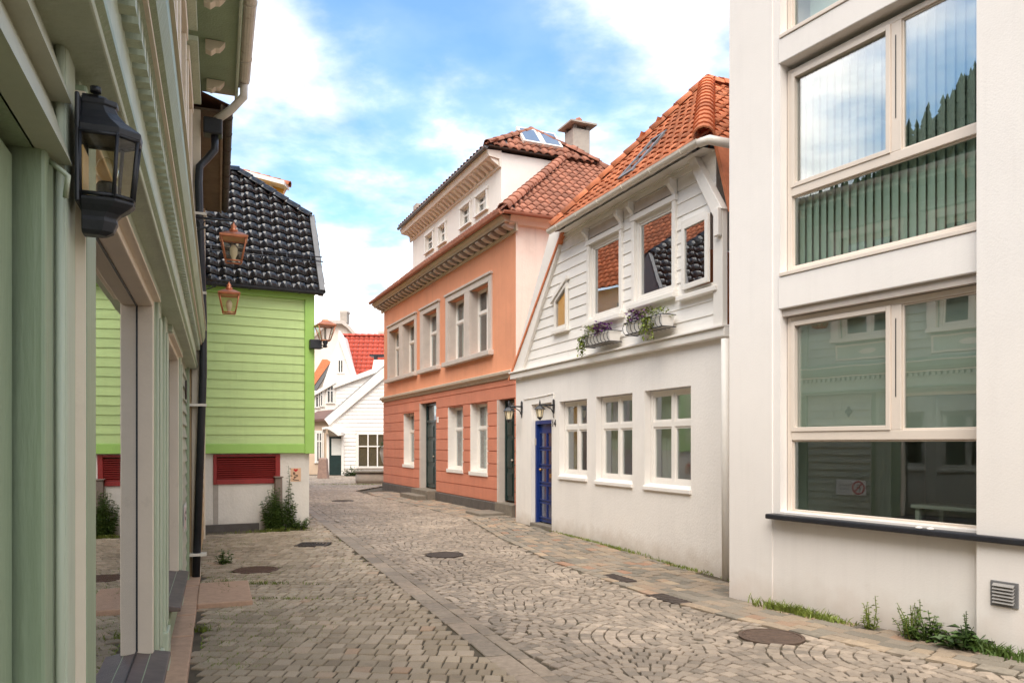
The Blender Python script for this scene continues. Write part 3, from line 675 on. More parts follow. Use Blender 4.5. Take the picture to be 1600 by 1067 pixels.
MB().tube([F.P(a - .35, e + .12, .012), F.P(a + .3, e + .13, .012), F.P(b + .12, e + .16, .012), F.P(b + .13, zd + .02, .012)], .008, 6).build('cable', WHITE, co)
# white band between render and boards
bx('band', WHITE, co, F, -.2, 6.98, ZB - .02, ZB + .10, -.02, .10, .012); bx('band_drip', WHITE, co, F, -.2, 6.98, ZB + .10, ZB + .13, -.02, .135, .006)
# upper boarded wall
ZE = F.z(868, 375)
lu0, lz0 = F.uz(814, 586); lu1, lz1 = F.uz(877, 389)
def ulc(z): return lu0 + (lu1 - lu0) * (z - lz0) / (lz1 - lz0)
ru0, rz0 = F.uz(1129, 331); ru1, rz1 = F.uz(1084, 252)
def urc(z): return min(ru0 - .05, ru0 - .05 + (ru1 - ru0) * (z - rz0) / (rz1 - rz0)) if z > rz0 else ru0 - .05
W1 = (F.u(924), F.u(971), F.z(968, 487), F.z(968, 362)); W2 = (F.u(995), F.u(1054), F.z(1049, 455), F.z(1052, 317)); W3 = (F.u(1073), F.u(1119), F.z(1100, 447), F.z(1100, 340))
sw = [F.uz(869.5, 517), F.uz(889, 510), F.uz(889, 441), F.uz(869.5, 470)]
hol = [W1, W2, W3]
zb = ZB + .13; m = MB(); P = F.P
zs = sorted({zb, ZE, rz0} | {h[i] for h in hol for i in (2, 3)})
for z0, z1 in zip(zs, zs[1:]):
    for k0, k1 in ((None, W1), (W1, W2), (W2, W3), (W3, None)):
        pass
us = sorted({h[i] for h in hol for i in (0, 1)})
for z0, z1 in zip(zs, zs[1:]):
    edges = [None] + us + [None]
    for e0, e1 in zip(edges, edges[1:]):
        A = (lambda z: ulc(z)) if e0 is None else (lambda z, q=e0: q); B = (lambda z: urc(z)) if e1 is None else (lambda z, q=e1: q)
        mid = ((A(z0) + B(z0)) / 2, (z0 + z1) / 2)
        if any(h[0] < mid[0] < h[1] and h[2] < mid[1] < h[3] for h in hol): continue
        if B(z1) > A(z1) and B(z0) > A(z0): m.poly([P(A(z0), z0, 0), P(B(z0), z0, 0), P(B(z1), z1, 0), P(A(z1), z1, 0)])
m.build('gable_wall', WHITEB, co)
boards(F, co, WHITEB, zb, ZE, .185, ulc, urc, [(h[0] - .06, h[1] + .06, h[2] - .07, h[3] + .07) for h in hol] + [(sw[0][0] - .05, sw[1][0] + .05, sw[0][1] - .06, sw[2][1] - .12)], 0, .020, .005)
for i, h in enumerate((W1, W2)):
    wd = window(F, co, h[0], h[1], h[2], h[3], .0, 1, 0, .06, .05, WHITE, glass('big_pane_%d' % i, (.6, .62, .62), 3.0, .34), sash=.035, casing=(.085, .055), cm=WHITE)
    bx('sill', WHITE, wd, F, h[0] - .12, h[1] + .12, h[2] - .12, h[2] - .045, -.02, .12, .008)
    for u in (h[0] - .05, h[1] + .05):      # small scrolled corbels above the casing
        MB().prism([P(u - .04, h[3] + .09, .02), P(u - .04, h[3] + .30, .02), P(u - .04, h[3] + .30, .15), P(u - .04, h[3] + .22, .15), P(u - .04, h[3] + .13, .07), P(u - .04, h[3] + .09, .06)], F.U * .08).build('corbel', WHITE, wd)
# third window: casement standing ajar, hinged at the left
h = W3; wd = MB().box(F, h[0] - .07, h[0], h[2] - .06, h[3] + .06, 0, .05).box(F, h[1], h[1] + .07, h[2] - .06, h[3] + .06, 0, .05).box(F, h[0], h[1], h[3], h[3] + .06, 0, .052).box(F, h[0], h[1], h[2] - .06, h[2], 0, .052).build('window', WHITE, co, .005)
bx('sill', WHITE, wd, F, h[0] - .12, h[1] + .12, h[2] - .13, h[2] - .062, -.02, .11, .008)
FO = Frame.__new__(Frame); an = R(3); FO.set(F.P(h[0] + .02, 0, .06), F.U * math.cos(an) + F.N * math.sin(an), F.N * math.cos(an) - F.U * math.sin(an)); ww = h[1] - h[0] - .02
sa = MB().box(FO, 0, .07, h[2], h[3] - .02, 0, .045).box(FO, ww - .07, ww, h[2], h[3] - .02, 0, .045).box(FO, .07, ww - .07, h[3] - .09, h[3] - .02, 0, .044).box(FO, .07, ww - .07, h[2], h[2] + .07, 0, .044).build('open_sash', WHITE, wd, .004, 'casement standing ajar')
bx('pane', glass('ajar_pane', (.6, .62, .62), 3.0, .34), wd, FO, .066, ww - .066, h[2] + .066, h[3] - .086, .018, .024)
# small window with a sloping head
q = sw; o3 = [(q[0][0], q[0][1]), (q[1][0], q[1][1]), (q[2][0], q[2][1]), (q[3][0], q[3][1])]; k = .05
inn = [(o3[0][0] + k, o3[0][1] + k), (o3[1][0] - k, o3[1][1] + k), (o3[2][0] - k, o3[2][1] - k * 1.6), (o3[3][0] + k, o3[3][1] - k * .9)]
m = MB()
for i in range(4):
    A, B, C_, D_ = o3[i], o3[(i + 1) % 4], inn[(i + 1) % 4], inn[i]
    m.hexa([P(*A, .01), P(*B, .01), P(*C_, .01), P(*D_, .01)], [P(*A, .06), P(*B, .06), P(*C_, .06), P(*D_, .06)])
ws = m.build('window', WHITE, co, 0, 'small window with a sloping head')
MB().prism([P(*x, .02) for x in inn], F.N * .006).build('pane', glass('small_pane', (.85, .8, .75), 4.0, .15), ws)
MB().prism([P(o3[3][0] - .1, o3[3][1] - .05, .02), P(o3[2][0] + .05, o3[2][1] + .05, .02), P(o3[2][0] + .05, o3[2][1] + .11, .02), P(o3[3][0] - .1, o3[3][1] + .03, .02)], F.N * .07).build('hood', WHITE, ws)
bx('sill', WHITE, ws, F, o3[0][0] - .06, o3[1][0] + .06, o3[0][1] - .07, o3[0][1] - .002, -.01, .09, .005)
bx('painted_reflection', OCHRE, ws, F, inn[0][0], inn[1][0], inn[0][1] + .1, inn[2][1] - .12, -.03, -.025)  # ochre plate behind the pane paints in an orange reflection
# frieze under the eaves, barge boards, corner board
MB().box(F, ulc(ZE) - .1, urc(ZE) + .03, ZE - .03, ZE + .26, -.02, .045).build('frieze', WHITE, co, .008)
oL0, oL1 = F.uz(803, 583), F.uz(866, 376)
MB().prism([P(oL0[0] - .03, oL0[1] - .1, 0), P(lu0 + .06, lz0 - .1, 0), P(lu1 + .03, lz1, 0), P(lu1 + .09, ZE + .24, 0), P(oL1[0] + .02, ZE + .24, 0)], F.N * .075).build('barge_board', WHITE, co, .008)
MB().prism([P(ru1 - .10, rz1 + .15, 0), P(ru1 + .06, rz1 + .15, 0), P(ru0 + .12, rz0, 0), P(ru0 - .06, rz0 - .05, 0)], F.N * .11).build('barge_board', WHITE, co, .008)
bx('corner_board', WHITE, co, F, ru0 - .09, ru0 + .10, zb - .0, rz0 + .02, 0, .08, .006)
bx('rain_hopper', WHITE, co, F, ru0 - .0, ru0 + .10, rz0 - .34, rz0 + .02, .082, .15, .01)
MB().tube([F.P(ru0 + .16, -.1, .07), F.P(ru0 + .15, 1.5, .07), F.P(ru0 + .14, ZB - .05, .07)], .05, 10).build('downpipe', WHITE, co)
# roof: half-hipped front face, side faces, steep lower sides
uL, uR = F.u(863, .28), F.u(1098, .28); EZ = F.z(868, 357, .28) + .02
um = (uL + uR) / 2; AP = F.P(um - .6, 7.88, -1.9); RB = F.P(um - .6, 7.88, -6.5)
rf = MB().poly([F.P(uL + .1, EZ - .06, .2), F.P(uR - .1, EZ - .06, .2), F.P(uR - .1, EZ - .06, -6), F.P(uL + .1, EZ - .06, -6)]).build('roof', WHITE, co)
tiled(rf, [F.P(uL, EZ, .28), F.P(uR, EZ, .28), AP], .205, .235, TERRA, amp=.04)
tiled(rf, [F.P(uR, EZ, .28), F.P(uR, EZ, -6.5), RB, AP], .205, .235, TERRA, limit=150, amp=.04)
tiled(rf, [F.P(uL, EZ, -6.5), F.P(uL, EZ, .28), AP, RB], .235, .27, TERRA, limit=40, amp=.04)
up = Vector((0, 0, 1))
ridge(rf, F.P(uR, EZ + .06, .27), AP + up * .05, .135, .27, TERRA, 'hip_tile'); ridge(rf, F.P(uL, EZ + .06, .27), AP + up * .05, .13, .29, TERRA, 'hip_tile'); ridge(rf, AP + up * .05, RB + up * .05, .13, .3, TERRA)
half_gutter(F, co, F.u(858, .36), uR + .05, EZ - .05, .36, .062, GUTW, 6)
MB().tube([F.P(uR + .04, EZ - .08, .36), F.P(uR + .20, EZ - .09, .33), F.P(uR + .42, EZ - .20, .12)], .058, 10).build('gutter_end', GUTW, co)
for h in (W1, W2):   # pierced panel between casing and eaves
    bx('fret_panel', STONEG, co, F, h[0] + .0, h[1] - .0, h[3] + .115, min(h[3] + .26, ZE - .035), .0, .05, .004)
# steep lower roof sides
for pts, nm in (([(oL0[0] - .05, oL0[1] - .15), (uL + .02, EZ - .04)], 0), ([(ru0 + .24, rz0 - .08), (uR - .02, EZ - .02)], 1)):
    (ua, za), (ub, z2) = pts; s_ = -1 if nm == 0 else 1
    MB().prism([P(ua, za, .10), P(ub, z2, .10), P(ub + s_ * .07, z2, .10), P(ua + s_ * .07, za, .10)], -F.N * 6.4).build('roof_side', TERRA, rf)
bx('side_fascia', WHITE, co, F, ru1 + .32, UE, EZ - .62, EZ - .46, -.6, -.4)
# roof window on the front face
e1 = F.U; e2 = (AP - F.P(um, EZ, .28)).normalized(); nn = e1.cross(e2).normalized(); nn = nn if nn.z > 0 else -nn
def on_roof(px, py):
    o = F.P(um, EZ, .28); k = Vector(((px - 800) / FPX, 1, (HZ - py) / FPX)); c0 = Vector((0, 0, EYE)); t = (o - c0).dot(nn) / k.dot(nn); return c0 + k * t
q0 = on_roof(985, 275); cu = (q0 - F.P(um, EZ, .28)).dot(e1); cv = (q0 - F.P(um, EZ, .28)).dot(e2)
def RP3(a, b, c): return F.P(um, EZ, .28) + e1 * a + e2 * b + nn * c
m = MB(); A0, A1, B0, B1 = cu - .22, cu + .22, cv, cv + 1.15
for x0, x1, y0, y1 in ((A0, A0 + .07, B0, B1), (A1 - .07, A1, B0, B1), (A0 + .07, A1 - .07, B0, B0 + .09), (A0 + .07, A1 - .07, B1 - .08, B1)):
    m.hexa([RP3(x0, y0, .0), RP3(x1, y0, .0), RP3(x1, y1, .0), RP3(x0, y1, .0)], [RP3(x0, y0, .075), RP3(x1, y0, .075), RP3(x1, y1, .075), RP3(x0, y1, .075)])
sk = m.build('roof_window', LEAD, rf); MB().poly([RP3(x, y, .05) for x, y in ((A0 + .07, B0 + .09), (A1 - .07, B0 + .09), (A1 - .07, B1 - .08), (A0 + .07, B1 - .08))]).build('pane', G_DARK, sk)

# ---------------------------------------------------------------- salmon house
sa_ = thing('salmon_house', 'salmon rendered house with grey window surrounds, bracketed cornice and hipped tile roof', 'house', FS.P(0, 0, 0))
F = FS; P = F.P; U0 = F.u(600); ZC = F.z(804, 362.5); ZS0 = 3.17
ZG = [opening(631, 648, 640, 645, 640, 727), opening(700, 724.5, 712, 635, 712, 734.5), opening(735, 763, 749, 629.5, 749, 739)]
DR1 = (F.u(658), F.u(682.5), .0, F.z(670, 629)); DR2 = (F.u(780), -.02, .0, F.z(795, 623))
UPW = [(609.5, 625), (630.5, 649), (662.5, 684), (702, 727.5), (735.5, 765)]
zu0, zu1 = F.z(700, 573), F.z(702, 472)
zu0 = F.z(767, 554) + .13; zu1 = F.z(769, 428) - .16
uph = [(F.u(a), F.u(b), zu0, zu1, .24) for a, b in UPW]
lows = [(*h, .26) for h in ZG] + [(*DR1, .32), (*DR2, .38)]
mb = MB(); wall_grid(mb, F, U0, 0, -.4, ZS0, lows); mb.build('wall', SALML, sa_)
mb = MB(); wall_grid(mb, F, U0, 0, ZS0, ZC + .3, uph); shell(mb, F, U0, 0, -.4, ZC + .3, 5.7, right=False); mb.build('upper_wall', SALM, sa_)
FE = subframe(F, 0, 0, 1)   # end wall running back
mb = MB().poly([FE.P(0, -.4, .0), FE.P(5.7, -.4, 0), FE.P(5.7, ZC + .3, 0), FE.P(0, ZC + .3, 0)]); mb.build('end_wall', PINKW, sa_, label='pale pink rendered end wall')
# rusticated courses of the ground floor
boards(F, sa_, SALML, .26, ZS0 - .02, .305, U0, 0.0, [(h[0], h[1], h[2], h[3]) for h in lows], 0, .022, .022, .02, 'course', False)
bx('plinth', PLINTH, sa_, F, U0 - .03, DR1[0] - .02, -.4, .24, -.02, .06, .02); bx('plinth', PLINTH, sa_, F, DR1[1] + .02, DR2[0] - .02, -.4, .24, -.02, .06, .02)
for i, (a, b, c, e) in enumerate(ZG):
    wd = window(F, sa_, a + .03, b, c + .03, e - .0, -.20, 2, .36, .05, .06, WHITE, G_DARK, sash=.03, curtain=(CURT, (0, .5, .55, 1.0)))
    bx('sill', WHITE, wd, F, a - .02, b + .02, c - .07, c + .028, -.2, .05, .006); MB().box(F, a + .002, a + .028, c + .03, e, -.2, .004).build('jamb', WHITE, wd)
# upper windows: pairs share a casing
groups = [(607, 651.5, [0, 1]), (658, 687.5, [2]), (698, 769.5, [3, 4])]
for g0, g1, ids in groups:
    A, B = F.u(g0), F.u(g1); cz0, cz1 = zu0 - .02, zu1 + .16
    m = MB(); us = [A] + [x for i in ids for x in uph[i][:2]] + [B]
    for x0, x1 in zip(us[::2], us[1::2]): m.box(F, x0, x1, cz0, cz1 - .16, -.02, .045)
    m.box(F, A, B, cz1 - .16, cz1, -.02, .047); cs = m.build('window_surround', STONEG, sa_, .006)
    bx('surround_moulding', STONEG, cs, F, A - .03, B + .03, cz1, cz1 + .06, -.02, .085, .01); bx('sill', STONEG, cs, F, A - .07, B + .07, cz0 - .13, cz0 - .004, -.02, .14, .012)
    for i in ids:
        a, b, c, e, _ = uph[i]; m = MB().box(F, a + .002, a + .022, c, e, -.24, -.0); m.build('jamb', STONEG, cs)
        window(F, sa_, a + .024, b, c, e, -.19, 2, .36, .05, .06, WHITE, G_DARK, sash=.03, curtain=(OCHRE if i == 4 else CURT, (0, .0, .62, .8) if i == 4 else (0, .35, .7, 1.0)))
# doors
def dark_door(h, dd, split, lab):
    a, b, c, e = h; z1 = e - .02; zt = c + (z1 - c) * split
    fr = MB().box(F, a + .03, a + .09, .3, z1, dd - .06, dd).box(F, b - .05, b, .3, z1, dd - .06, dd).box(F, a + .09, b - .05, zt, zt + .07, dd - .06, dd - .001).box(F, a + .09, b - .05, z1 - .06, z1, dd - .06, dd - .001).build('door_frame', DKGREEN, sa_, .004, lab)
    bx('transom_pane', G_DARK, fr, F, a + .09, b - .05, zt + .07, z1 - .06, dd - .05, dd - .044)
    lf = MB(); mid = (a + .09 + b - .05) / 2
    lf.box(F, a + .092, mid - .008, .3, zt, dd - .05, dd - .03).box(F, mid + .008, b - .052, .3, zt, dd - .05, dd - .03); dr_ = lf.build('door', DKGREEN, sa_, .004)
    for x0, x1 in ((a + .14, mid - .06), (mid + .06, b - .10)):
        for z0, z2 in ((.42, .95), (1.08, 1.75), (1.85, zt - .1)):
            if x1 - x0 > .05: MB().box(F, x0, x1, z0, z2, dd - .032, dd - .012).build('door_panel', DKGREEN, dr_, .012)
    MB().lathe(F.P(mid - .05, 1.25, dd - .01), [(.01, -.02), (.028, 0), (.03, .02), (.01, .035)], 8).build('door_knob', CONC, dr_)
    bx('jamb', STONEG, sa_, F, a + .003, a + .03, .26, e, dd - .06, .02)
dark_door(DR1, -.15, .80, 'dark green double door with a glazed transom'); dark_door(DR2, -.13, .86, 'dark green door beside the white cottage')
bx('door_casing', STONEG, sa_, F, DR1[0] - .05, DR1[0] - .002, .2, DR1[3] + .02, 0, .04, .006); bx('door_casing', STONEG, sa_, F, DR2[0] - .05, DR2[0] - .002, .2, DR2[3], 0, .04, .006)
bx('number_plate', WHITE, sa_, F, DR1[1] + .10, DR1[1] + .24, F.z(686, 660), F.z(686, 651), .022, .034)
# string course and cornice
MB().profile(F, [(0, ZS0 - .02), (.05, ZS0), (.07, ZS0 + .05), (.14, ZS0 + .09), (.15, ZS0 + .15), (.02, ZS0 + .19), (0, ZS0 + .19)], U0 - .1, -.0).build('string_course', CORN, sa_)
cn = MB().profile(F, [(0, ZC - .03), (.04, ZC - .02), (.05, ZC + .02), (.05, ZC + .15), (.32, ZC + .16), (.33, ZC + .21), (.39, ZC + .25), (.40, ZC + .30), (0, ZC + .30)], U0 - .25, .12).build('cornice', CORN, sa_)
nb = 29
for i in range(nb):
    u = U0 + .05 + (-.12 - U0) * i / (nb - 1); w_ = .09
    MB().prism([P(u - w_, ZC + .03, .048), P(u - w_, ZC + .156, .048), P(u - w_, ZC + .158, .28), P(u - w_, ZC + .11, .29), P(u - w_, ZC + .06, .20), P(u - w_, ZC + .04, .12)], F.U * w_ * 2).build('bracket', STONEG, cn)
bx('painted_soffit_shade', DARKB, cn, F, U0, .0, ZC + .04, ZC + .14, .051, .054); MB().hexa([P(U0, ZC + .150, .31), P(0, ZC + .150, .31), P(0, ZC + .142, .06), P(U0, ZC + .142, .06)], [P(U0, ZC + .154, .31), P(0, ZC + .154, .31), P(0, ZC + .146, .06), P(U0, ZC + .146, .06)]).build('painted_soffit_shade', DARKB, cn)  # dark sheets paint in the shade between and above the brackets
EZ2 = ZC + .34
half_gutter(F, sa_, U0 - .3, .2, EZ2 + .0, .45, .055, BROWNT, 14)
FE2 = subframe(F, 0, 0, 1)
MB().profile(FE2, [(0, ZC + .12), (.10, ZC + .14), (.14, ZC + .22), (.20, ZC + .30), (0, ZC + .30)], -.2, 5.7).build('end_cornice', PINKW, sa_)
# hipped roof
ED = .43; BK = -5.8; c0 = P(.28, EZ2, ED); c1 = P(U0 - .3, EZ2, ED); cb = P(.28, EZ2, BK); cb1 = P(U0 - .3, EZ2, BK)
HP = P(-3.7, 10.13, -3.5); HQ = P(U0 + 1.5, 10.13, -3.5)
rf = MB().poly([c0, c1, cb1, cb]).build('roof', LEAD, sa_)
tiled(rf, [c0, cb, HP], .215, .26, BROWNT, limit=300, amp=.045)
tiled(rf, [c1, c0, HP, HQ], .215, .26, BROWNT, limit=120, amp=.04)
MB().poly([cb, cb1, HQ, HP]).poly([cb1, c1, HQ]).build('roof_back', BROWNT, rf)
ridge(rf, c0 + up * .07, HP + up * .06, .13, .34, BROWNT, 'hip_tile'); ridge(rf, cb + up * .06, HP + up * .06, .12, .34, BROWNT, 'hip_tile'); ridge(rf, HP + up * .06, HQ + up * .06, .12, .36, BROWNT)
FE3 = subframe(F, .28, 0, 1)
half_gutter(FE3, sa_, -.45, 5.8, EZ2 - .02, .05, .055, BROWNT, 6)
# chimney behind the hip
ch = P(-5.1, 0, -4.4); FCH = subframe(F, -5.1, -4.4); zc0 = 9.0; zc1 = EYE + (HZ - 207) / FPX * ch.y
k = .5 * 41 / FPX * ch.y
cm_ = MB().box(FCH, -k * .72, k * .72, zc0, zc1, -k * .72, k * .72).build('chimney', CONC, rf, .03)
for s1 in (-1, 1):
    for s2 in (-1, 1): bx('cap_leg', DARKB, cm_, FCH, s1 * k * .55 - .06, s1 * k * .55 + .06, zc1, zc1 + .12, s2 * k * .55 - .06, s2 * k * .55 + .06)
bx('flue', DARKB, cm_, FCH, -k * .35, k * .35, zc1, zc1 + .13, -k * .35, k * .35)
MB().loft([[FCH.P(a * k * 1.12, zc1 + .12, b * k * 1.12) for a, b in ((-1, -1), (1, -1), (1, 1), (-1, 1))], [FCH.P(a * k * 1.12, zc1 + .17, b * k * 1.12) for a, b in ((-1, -1), (1, -1), (1, 1), (-1, 1))], [FCH.P(a * k * .3, zc1 + .27, b * k * .3) for a, b in ((-1, -1), (1, -1), (1, 1), (-1, 1))]]).build('chimney_cap', CONC, cm_)
for i in range(3): MB().lathe(FCH.P(-.12 + .12 * i, zc1 + .25, 0), [(.10, 0), (.09, .1), (.03, .16 + .03 * (i == 1))], 8, False).build('cap_stone', BROWNT, cm_)
# raised white storey set back on the roof
FD = subframe(F, 0, -.9); du0, du1 = FD.u(645), FD.u(783); dz = FD.z(783, 262); m = MB(); P2 = FD.P
dw = [(FD.u(a), FD.u(b), FD.z((a + b) / 2, y1), FD.z((a + b) / 2, y0), .12) for a, b, y0, y1 in ((666, 677, 366, 392), (686.5, 696.5, 352, 380), (721, 735, 322, 352), (745, 761, 303, 332))]
wall_grid(m, FD, du0, du1, 7.2, dz + .4, dw); shell(m, FD, du0, du1, 7.2, dz + .4, 2.7); dm = m.build('attic_storey', mat('attic_white', (.85, .80, .75), .8, .05, 1, .3, 25), sa_, label='raised white attic storey set back on the roof')
for i, h in enumerate(dw):
    window(FD, sa_, h[0], h[1], h[2], h[3], -.06, 2 if i > 1 else 1, .4, .06, .05, WHITE, G_DARK, sash=.0, casing=(.09, .05), cm=WHITE, name='attic_window')
c2 = MB().profile(FD, [(0, dz), (.05, dz + .02), (.06, dz + .22), (.36, dz + .26), (.42, dz + .42), (.0, dz + .44)], du0 - .25, du1 + .02).build('attic_cornice', mat('attic_trim', (.84, .75, .67), .7, .08, 3), dm)
for i in range(26):
    u = du0 + .1 + (du1 - du0 - .2) * i / 25
    MB().prism([P2(u - .07, dz + .05, .055), P2(u - .07, dz + .235, .055), P2(u - .07, dz + .245, .32), P2(u - .07, dz + .18, .26), P2(u - .07, dz + .09, .12)], FD.U * .14).build('attic_bracket', mat('attic_trim', (.84, .75, .67)), dm)
half_gutter(FD, dm, du0 - .3, du1 + .1, dz + .47, .46, .055, LEAD, 0, 'attic_gutter')
zr = dz + .5; q0 = P2(du1 + .15, zr, .46); q1 = P2(du0 - .3, zr, .46); q2 = P2(du1 + .15, zr, -2.9); q3 = P2(du0 - .3, zr, -2.9)
ua1 = FD.u(830, -1.2); A1 = P2(ua1, FD.z(830, 206, -1.2), -1.2); A2 = P2(du0 + 1.2, A1.z, -1.2)
rd = MB().poly([q0, q1, q3, q2]).build('attic_roof', LEAD, sa_)
tiled(rd, [q0, q2, A1], .25, .3, BROWNT, limit=90, amp=.04); tiled(rd, [q1, q0, A1, A2], .25, .3, BROWNT, limit=40, amp=.04); MB().poly([q2, q3, A2, A1]).poly([q3, q1, A2]).build('attic_roof_back', BROWNT, rd)
ridge(rd, q0 + up * .04, A1 + up * .05, .11, .34, BROWNT, 'hip_tile'); ridge(rd, A1 + up * .05, A2 + up * .05, .11, .34, BROWNT); ridge(rd, q2 + up * .04, A1 + up * .05, .11, .34, BROWNT, 'hip_tile')
e1 = (q2 - q0).normalized(); nn3 = e1.cross(A1 - q0).normalized(); nn3 = nn3 if nn3.z > 0 else -nn3; e2 = nn3.cross(e1); e2 = e2 if e2.z > 0 else -e2
for i in range(2):
    x0 = 1.15 + i * .62; y0, y1 = .38, 1.15
    g = lambda x, y, c: q0 + e1 * x + e2 * y + nn3 * c
    m = MB().hexa([g(x0, y0, .02), g(x0 + .58, y0, .02), g(x0 + .58, y1, .02), g(x0, y1, .02)], [g(x0, y0, .1), g(x0 + .58, y0, .1), g(x0 + .58, y1, .1), g(x0, y1, .1)]).build('roof_window', WHITE, rd)
    MB().poly([g(x0 + .06, y0 + .06, .105), g(x0 + .52, y0 + .06, .105), g(x0 + .52, y1 - .06, .105), g(x0 + .06, y1 - .06, .105)]).build('pane', glass('sky_pane%d' % i, (.5, .5, .5), 3.0, .55), m)
for i, (u, dd) in enumerate(((du0 + .25, -.2), (du0 + 4.2, -1.5))): bx('roof_stack', CONC, rd, FD, u - .2, u + .2, zr, zr + .75 + .9 * i, dd - .2, dd + .2)
# stone steps
def step(F, a, b, z0, z1, d0, d1, label): return tag(MB().box(F, a, b, z0, z1, d0, d1).build('stone_step', STEPS, None, .015, loc=F.P((a + b) / 2, 0, d1)), label, 'step', 'stone doorsteps of the salmon house')
step(F, DR1[0] - .08, DR1[1] + .05, -.05, .27, -.3, .30, 'upper stone step under the double door of the salmon house')
step(F, DR1[0] - .20, DR1[1] - .02, -.05, .13, .302, .62, 'lower stone step under the double door of the salmon house')
step(F, DR2[0] - .05, -.03, -.05, .26, -.36, .10, 'stone step under the dark door next to the white cottage')
step(F, DR2[0] - .30, -.35, -.05, .06, .12, .75, 'low flat slab in front of the dark door by the cottage')

# ---------------------------------------------------------------- sage green house (left edge)
F = FG; P = F.P; U1 = 3.45
sg = thing('sage_house', 'sage green timber house with shop windows and dentil cornice along the left edge', 'house', F.P(0, 0, 0))
SH0, SH1 = .42, 2.50
w1h = (-4.30, -1.56, SH0, SH1); w2h = (-.12, 1.56, SH0, SH1); doorh = (-5.75, -4.67, .0, 2.28); upz = (3.55, 5.35)
uph = [(1.62, 2.62, *upz), (-.05, .95, *upz), (-1.72, -.72, *upz), (-3.4, -2.4, *upz)]
mb = MB(); wall_grid(mb, F, -7.5, U1, -.2, 6.2, [(*w1h, .2), (*w2h, .2), (*doorh, .16)] + [(*h, .15) for h in uph]); shell(mb, F, -7.5, U1, -.2, 6.2, 6); mb.build('wall', SAGE, sg)
for h in (w1h, w2h):
    a, b, c, e = h; m = MB(); k = .045
    m.box(F, a, a + k, c, e, -.075, .012).box(F, b - k, b, c, e, -.075, .012).box(F, a + k, b - k, e - k, e, -.075, .010).build('window_lining', CREAM, sg, .006)
    g0, g1, g2, g3 = a + .045, b - .045, c + .02, e - .045
    wd = MB().box(F, g0, g0 + .01, g2, g3, -.082, -.070).box(F, g1 - .01, g1, g2, g3, -.082, -.070).box(F, g0 + .01, g1 - .01, g3 - .01, g3, -.082, -.071).box(F, g0 + .01, g1 - .01, g2, g2 + .01, -.082, -.071).build('shop_window', BLACKM, sg)
    bx('pane', G_SHOP, wd, F, g0 + .006, g1 - .006, g2 + .006, g3 - .006, -.080, -.075)
    PP = F.P
    MB().hexa([PP(a - .06, c - .05, .10), PP(b + .06, c - .05, .10), PP(b + .06, c - .05, -.1), PP(a - .06, c - .05, -.1)], [PP(a - .06, c - .02, .10), PP(b + .06, c - .02, .10), PP(b + .06, c + .018, -.1), PP(a - .06, c + .018, -.1)]).build('sill', mat('dark_sill', (.13, .095, .085), .5, .25, 6, .1, 30), wd, .006)
    for u0, u1 in (((a - .155, a - .002) if a < -2 else (a - .10, a - .004)), (b + .004, b + .10)): bx('casing', SAGE, wd, F, u0, u1, c - .08, e + .02, -.01, .068 if u1 < -4 else .012, .006)
    bx('casing_head', SAGEL, wd, F, a - .10, b + .10, e + .002, e + .10, -.01, .045, .006)
    bx('casing_bead', CREAM, wd, F, a - .0, b + .0, e - .012, e + .001, -.01, .05, .004)
    bx('apron_panel', SAGE, wd, F, a + .05, b - .05, .10, c - .12, -.01, .022, .012)
# pilasters with beads
for u0, u1 in ((-4.57, -4.458), (-1.30, -1.08), (-.62, -.40), (1.72, 1.98)):
    pd = .045 if u0 < -4 else .022
    pl = bx('pilaster', SAGEL, sg, F, u0, u1, .04, 2.56, -.01, pd, .010)
    if u0 < -4: continue
    for k in (.22, .5, .78): bx('pilaster_bead', SAGEL, pl, F, u0 + (u1 - u0) * k - .016, u0 + (u1 - u0) * k + .016, .36, 2.44, pd, pd + .010, .004)
    bx('pilaster_foot', SAGEL, pl, F, u0 - .02, u1 + .02, .04, .32, -.01, pd + .02, .01)
bx('door_post', SAGE, sg, F, -4.67, -4.585, .02, 2.30, -.15, .02, .008); bx('cover_board', CREAM, sg, F, -4.464, -4.4555, .05, 2.50, .03, .066)
for i in range(8):   # nail heads on the faces turned towards the street's near end
    MB().lathe(F.P(-4.571, .3 + i * .29 + .05 * (i % 3), .012 + .02 * (i % 2)), [(.001, -.003), (.0055, 0), (.005, .003), (.002, .004)], 6, axes=(F.N, Vector((0, 0, 1)), -F.U)).build('nail_head', SAGEL, sg)
MB().tube([F.P(-4.572, .04, .03), F.P(-4.572, 2.55, .03)], .010, 8).build('pilaster_bead', SAGEL, sg)
# door leaf with two boards and a seam
dl = bx('door', SAGE, sg, F, -5.72, -4.86, .05, 2.26, -.15, -.045, .004, 'plain sage green door leaf'); bx('door_board', SAGE, dl, F, -4.85, -4.675, .05, 2.26, -.15, -.04, .004)
for i in range(7): MB().lathe(F.P(-4.83, .35 + i * .3, -.039), [(.001, -.004), (.006, 0), (.006, .003), (.002, .005)], 6, axes=(F.U, Vector((0, 0, 1)), F.N)).build('screw_head', SAGEL, dl)
boards(F, sg, SAGEB, 2.28, 2.56, .14, -7.5, -4.58, [], 0, .055, .012)
boards(F, sg, SAGEB, .10, 2.56, .135, 2.06, 3.26, [], 0, .030, .006)
bx('corner_board', SAGE, sg, F, 3.27, 3.455, .02, 2.56, -.02, .05, .006)
